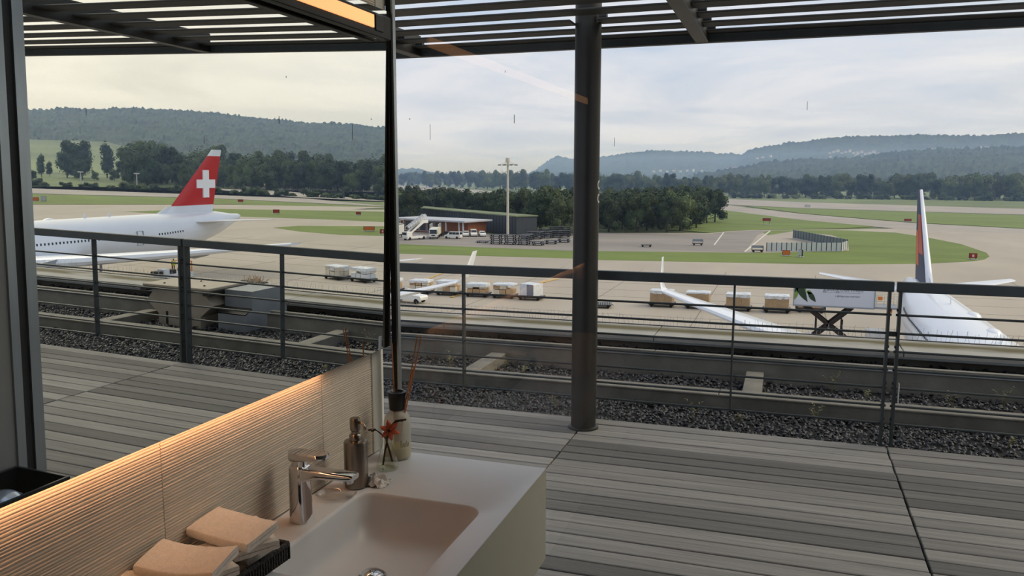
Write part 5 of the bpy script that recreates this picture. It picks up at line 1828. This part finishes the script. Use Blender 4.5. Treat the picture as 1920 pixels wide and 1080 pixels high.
for i in range(0, int(ln), 2):
    MB().box(i + .2, i + .32, 0, .06, .2, 5.3).build('sheet_rib', m_frame, sh)
c_ = gnd(872, 441)
of = thing('yard_office', 'low brick and glass office under a projecting pale slab', 'building', (c_.x, c_.y - .5, G), math.radians(158))
MB().box(0.5, 30, -10, -2.0, 0, 3.6).build('walls', m_brick, of)
MB().cbox(-1.2, 31, -11, 1.2, 3.75, 4.25, .05).build('roof_slab', m_slab, of)
for i in range(5):
    w_ = MB().box(11.5 + i * 3.4, 14.5 + i * 3.4, -2.05, -1.95, .3, 3.4).build('window', m_slab, of)
    MB().box(11.7 + i * 3.4, 14.3 + i * 3.4, -1.96, -1.9, .5, 3.2).build('pane', m_glassv, w_)
for x in (0.0, 1.6, 7.0):
    MB().box(x - .18, x + .18, .4, .76, 0, 3.75).build('pillar', m_slab, of)

m_mast = mat('pale_mast_paint', (196, 190, 176), 0.6, nscale=1, namt=.06)
mp_ = gnd(952, 442)
mast = thing('light_mast', 'tall pale floodlight mast rising above the grove', 'mast', (mp_.x, mp_.y, G))
HT = onz(952, 295, 0) and (ony(952, 295, mp_.y).z - G)
MB().cyl((0, 0, 0), (0, 0, HT - 1.0), .40, .28, n=18).build('shaft', m_mast, mast, smooth='auto')
MB().cyl((0, 0, HT - 2.3), (0, 0, HT - 1.9), 1.0, 1.0, n=20).build('lamp_ring', m_mast, mast)
MB().cyl((0, 0, HT - 1.4), (0, 0, HT - .2), .62, .62, n=16).build('head_drum', m_mast, mast)
for i in range(8):
    a = 2 * PI * i / 8
    arm = MB().bar((math.cos(a) * .5, math.sin(a) * .5, HT - 1.9), (math.cos(a) * 2.7, math.sin(a) * 2.7, HT - 2.1), .12, .12).build('arm', m_mast, mast)
    MB().obox((math.cos(a) * 2.6, math.sin(a) * 2.6, HT - 2.2), .75, .5, .22, rz=a).build('floodlight', m_dolly, arm)
    MB().bar((math.cos(a) * .4, math.sin(a) * .4, HT - .9), (math.cos(a) * 2.0, math.sin(a) * 2.0, HT - 2.0), .05, .05).build('stay', m_mast, arm)

m_fw = mat('white_fence_panel', (190, 194, 196), 0.6, nscale=.6, namt=.06)
m_fg = mat('grey_green_screen', (104, 116, 116), 0.7, nscale=.5, namt=.08)
f0, f1, f2, f3 = gnd(1437, 472), gnd(1577, 472), gnd(1588, 468), gnd(1487, 447)
def fence(name, A, B, n, h, mp, label, z0_=.15):
    d = B - A
    t = thing(name, label, 'fence', (A.x, A.y, G + .08), math.atan2(d.y, d.x))
    ln_ = Vector((d.x, d.y, 0)).length
    w_ = ln_ / n
    pm = MB().box(.08, w_ - .08, -.04, .04, z0_, h).mesh('panel', mp)
    for i in range(n):
        link('panel', pm, t, (i * w_, 0, 0))
    for i in range(n + 1):
        MB().box(i * w_ - .07, i * w_ + .07, -.08, .08, 0, h + .05).build('post', m_dolly, t)
    MB().box(0, ln_, -.12, .12, 0, .14).build('plinth', m_slab, t)
    return t
fence('panel_fence', f0, f1, 15, 2.0, m_fw, 'white panel fence facing the apron on the grass island')
fence('panel_fence', f1, f2, 3, 2.0, m_fw, 'short white panel fence at the corner of enclosure')
fence('screen_fence', f3, f2, 18, 2.3, m_fg, 'grey green screen fence closing the back of enclosure')

m_sred = mat('red_sign_face', (150, 34, 26), 0.6)
m_sor = mat('orange_sign_face', (196, 104, 44), 0.6)
m_black2 = mat('sign_black', (26, 24, 22), 0.7)
def sign(p, w_, h_, face, label, rz=0.0, legs=.5, mark=None):
    t = thing('taxiway_sign', label, 'sign', p, rz)
    MB().cbox(-w_ / 2, w_ / 2, -.15, .15, legs, legs + h_, .02).build('board', m_black2, t)
    MB().box(-w_ / 2 + .05, w_ / 2 - .05, -.19, -.15, legs + .05, legs + h_ - .05).build('face', face, t)
    for x in (-w_ * .35, w_ * .35):
        MB().box(x - .05, x + .05, -.05, .05, 0, legs).build('leg', m_black2, t)
    if mark:
        MB().box(-w_ * .12, w_ * .12, -.21, -.19, legs + h_ * .25, legs + h_ * .75).build('mark', m_paintw, t)
    MB().box(-w_ * .6, w_ * .6, -.5, .5, -.02, .03).build('footing', m_slab, t)
    return t
sign(gp(1437, 421, .1), 2.8, 1.0, m_sred, 'red taxiway sign on post in front of wedge of grass', 0, 1.2)
sign(gp(1824, 487, .1), 1.5, 1.0, m_sred, 'red taxiway sign with pale mark at the island tip', 0, .25, True)
sign(gp(1474, 480, .1), 1.6, 1.0, m_sor, 'orange box sign on the grass by white fence', .2, .15)
sign(gp(1501, 482, .1), 1.3, 1.3, m_slab, 'pale sign board standing beside the orange box sign', -1.0, .2)
sign(gp(1702, 416, .1), 2.6, .9, m_sred, 'low red sign beside the fin on far verge', 0, .2)
sign(gp(1514, 388.5, .1), 3.0, 1.0, m_slab, 'small white marker at the runway edge', 0, .2)
def msign(px, py, w_, h_, face, label, mark=None):
    p = gnd(px, py, True)
    return sign((p.x, p.y, G + .1), w_, h_, face, label, math.radians(-38), .2, mark)
msign(518, 401, 2.0, 1.1, m_sred, 'red taxiway sign on the long grass triangle')
msign(672, 404, 1.6, .9, m_sred, 'red taxiway sign at the wide end of grass triangle')
msign(692, 434, 2.8, 1.0, m_sor, 'row of orange sign plates on the grass island')
msign(717, 440, 1.2, 1.0, m_sred, 'dark red box sign with mark on the grass island', True)
msign(451, 380, 2.0, 1.0, m_sred, 'red sign on the median behind the tail fin')
msign(62, 378, 3.6, 1.2, m_sor, 'orange sign low on the grass median')
msign(82, 378, 1.6, 1.6, m_slab, 'white marker cabinet on the grass median')
for i, (px, py) in enumerate(((152, 350), (257, 352.5))):
    p = gnd(px, py, True)
    t = thing('approach_light', 'thin white approach light pole beyond the runway', 'light', (p.x, p.y, G - .2), 0, 'approach light poles')
    MB().cyl((0, 0, 0), (0, 0, 7.5), .3, .2, n=8).build('pole', m_paintw, t)
    MB().box(-1.6, 1.6, -.3, .3, 7.3, 7.9).build('cross_bar', m_paintw, t)

# ground equipment under the wing of the cross-tailed airliner
m_hv = mat('yellow_safety_vest', (196, 214, 40), 0.7)
m_skin = mat('skin', (176, 130, 104), 0.6)
m_cloth = mat('dark_work_trousers', (38, 42, 54), 0.85)
t = thing('belt_loader', 'grey loading platform with orange frame under the wing', 'loader', (74.0, 84.5, G), -PI / 2)
MB().box(-3.2, 3.2, -1.2, 1.2, .5, 1.2).build('chassis', m_acg, t)
MB().cbox(-3.2, 1.6, -1.1, 1.1, 1.2, 1.9, .05).build('platform', m_wrap, t)
for x in (-3.0, -1.6):
    for y in (-1, 1):
        MB().bar((x, y, 1.9), (x, y, 3.3), .1, .1).build('frame_post', m_hi, t)
for y in (-1, 1):
    MB().bar((-3.0, y, 3.3), (-1.6, y, 3.3), .1, .1).build('frame_rail', m_hi, t)
for x in (-2.3, 2.3):
    for s in (-1, 1):
        wheel(t, x, s * 1.0, .45, .3)
for i in (0, 2, 3, 4):
    MB().cbox(-3.0 + i * 1.2, -2.0 + i * 1.2, -.6, .5, 1.9, 2.4 + .2 * (i % 2), .03).build('luggage', m_wrap if i % 2 else m_frame, t)
# worker: one continuous skinned body
def person(label, loc, rz):
    root = thing('person', label, 'person', loc, rz)
    J = [(0, 0, .95), (0, 0, 1.15), (0, 0, 1.42), (0, .01, 1.52), (0, .02, 1.62), (0, .02, 1.74),
         (.11, 0, .90), (.12, .01, .50), (.12, -.02, .08), (.12, .12, .03), (-.11, 0, .90), (-.12, .05, .50), (-.12, -.02, .08), (-.12, .12, .03),
         (.20, 0, 1.40), (.27, .02, 1.12), (.24, .22, .98), (.23, .30, .96), (-.20, 0, 1.40), (-.28, .03, 1.12), (-.22, .24, 1.02), (-.21, .32, 1.0)]
    Ed = [(0, 1), (1, 2), (2, 3), (3, 4), (4, 5), (0, 6), (6, 7), (7, 8), (8, 9), (0, 10), (10, 11), (11, 12), (12, 13), (2, 14), (14, 15), (15, 16), (16, 17), (2, 18), (18, 19), (19, 20), (20, 21)]
    Rr = [.15, .14, .16, .06, .085, .07, .095, .065, .05, .04, .095, .065, .05, .04, .07, .05, .04, .035, .07, .05, .04, .035]
    me = bpy.data.meshes.new('body')
    me.from_pydata(J, Ed, [])
    o = bpy.data.objects.new('body', me)
    COL.objects.link(o)
    sk = o.modifiers.new('skin', 'SKIN')
    for i, r in enumerate(Rr):
        me.skin_vertices[0].data[i].radius = (r, r * .8)
    me.skin_vertices[0].data[0].use_root = True
    o.modifiers.new('sub', 'SUBSURF').levels = 1
    bpy.context.view_layer.update()
    fin = bpy.data.meshes.new_from_object(o.evaluated_get(bpy.context.evaluated_depsgraph_get()))
    bpy.data.objects.remove(o)
    fin.materials.clear()
    for m_ in (m_cloth, m_skin):
        fin.materials.append(m_)
    for f in fin.polygons:
        f.use_smooth = True
        c = f.center
        f.material_index = 1 if c.z > 1.5 or (abs(c.x) > .18 and c.y > .22) else 0
    fin.name = 'body'
    link('body', fin, root)
    MB().loft([[(1.22 * w_ * math.cos(a), .85 * w_ * math.sin(a), z) for a in [2 * PI * k / 14 for k in range(14)]] for w_, z in ((.16, .88), (.165, 1.1), (.18, 1.3), (.17, 1.42), (.09, 1.49))]).build('safety_vest', m_hv, root, smooth=True)
    MB().lathe([(.085, 1.67), (.09, 1.71), (.08, 1.77), (.04, 1.80), (.004, 1.805)], (0, .02, 0), 14).build('hair', m_black2, root, smooth=True)
    return root
person('person in yellow safety vest standing on the loading platform', (74.3, 85.6 + .0, G + 1.9), math.radians(120))
# heap of straps and nets on a trolley
t = thing('strap_trolley', 'trolley heaped with brown straps and nets near the loader', 'trolley', (66.5, 92.0, G), .4)
MB().box(-1.8, 1.8, -1, 1, .4, .55).build('platform', m_dolly, t)
hb_ = MB()
rd = random.Random(4)
for i in range(46):
    a = Vector((rd.uniform(-1.7, 1.7), rd.uniform(-.9, .9), .56))
    b2 = a + Vector((rd.uniform(-.8, .8), rd.uniform(-.5, .5), rd.uniform(.1, .75)))
    hb_.bar(a, b2, .07, .05)
hb_.build('heaped_straps', m_carton, t)
for x in (-1.2, 1.2):
    for s in (-1, 1):
        MB().cyl((x, s * .8 - .08, .2), (x, s * .8 + .08, .2), .2, n=10).build('wheel', m_tyre, t, smooth='auto')
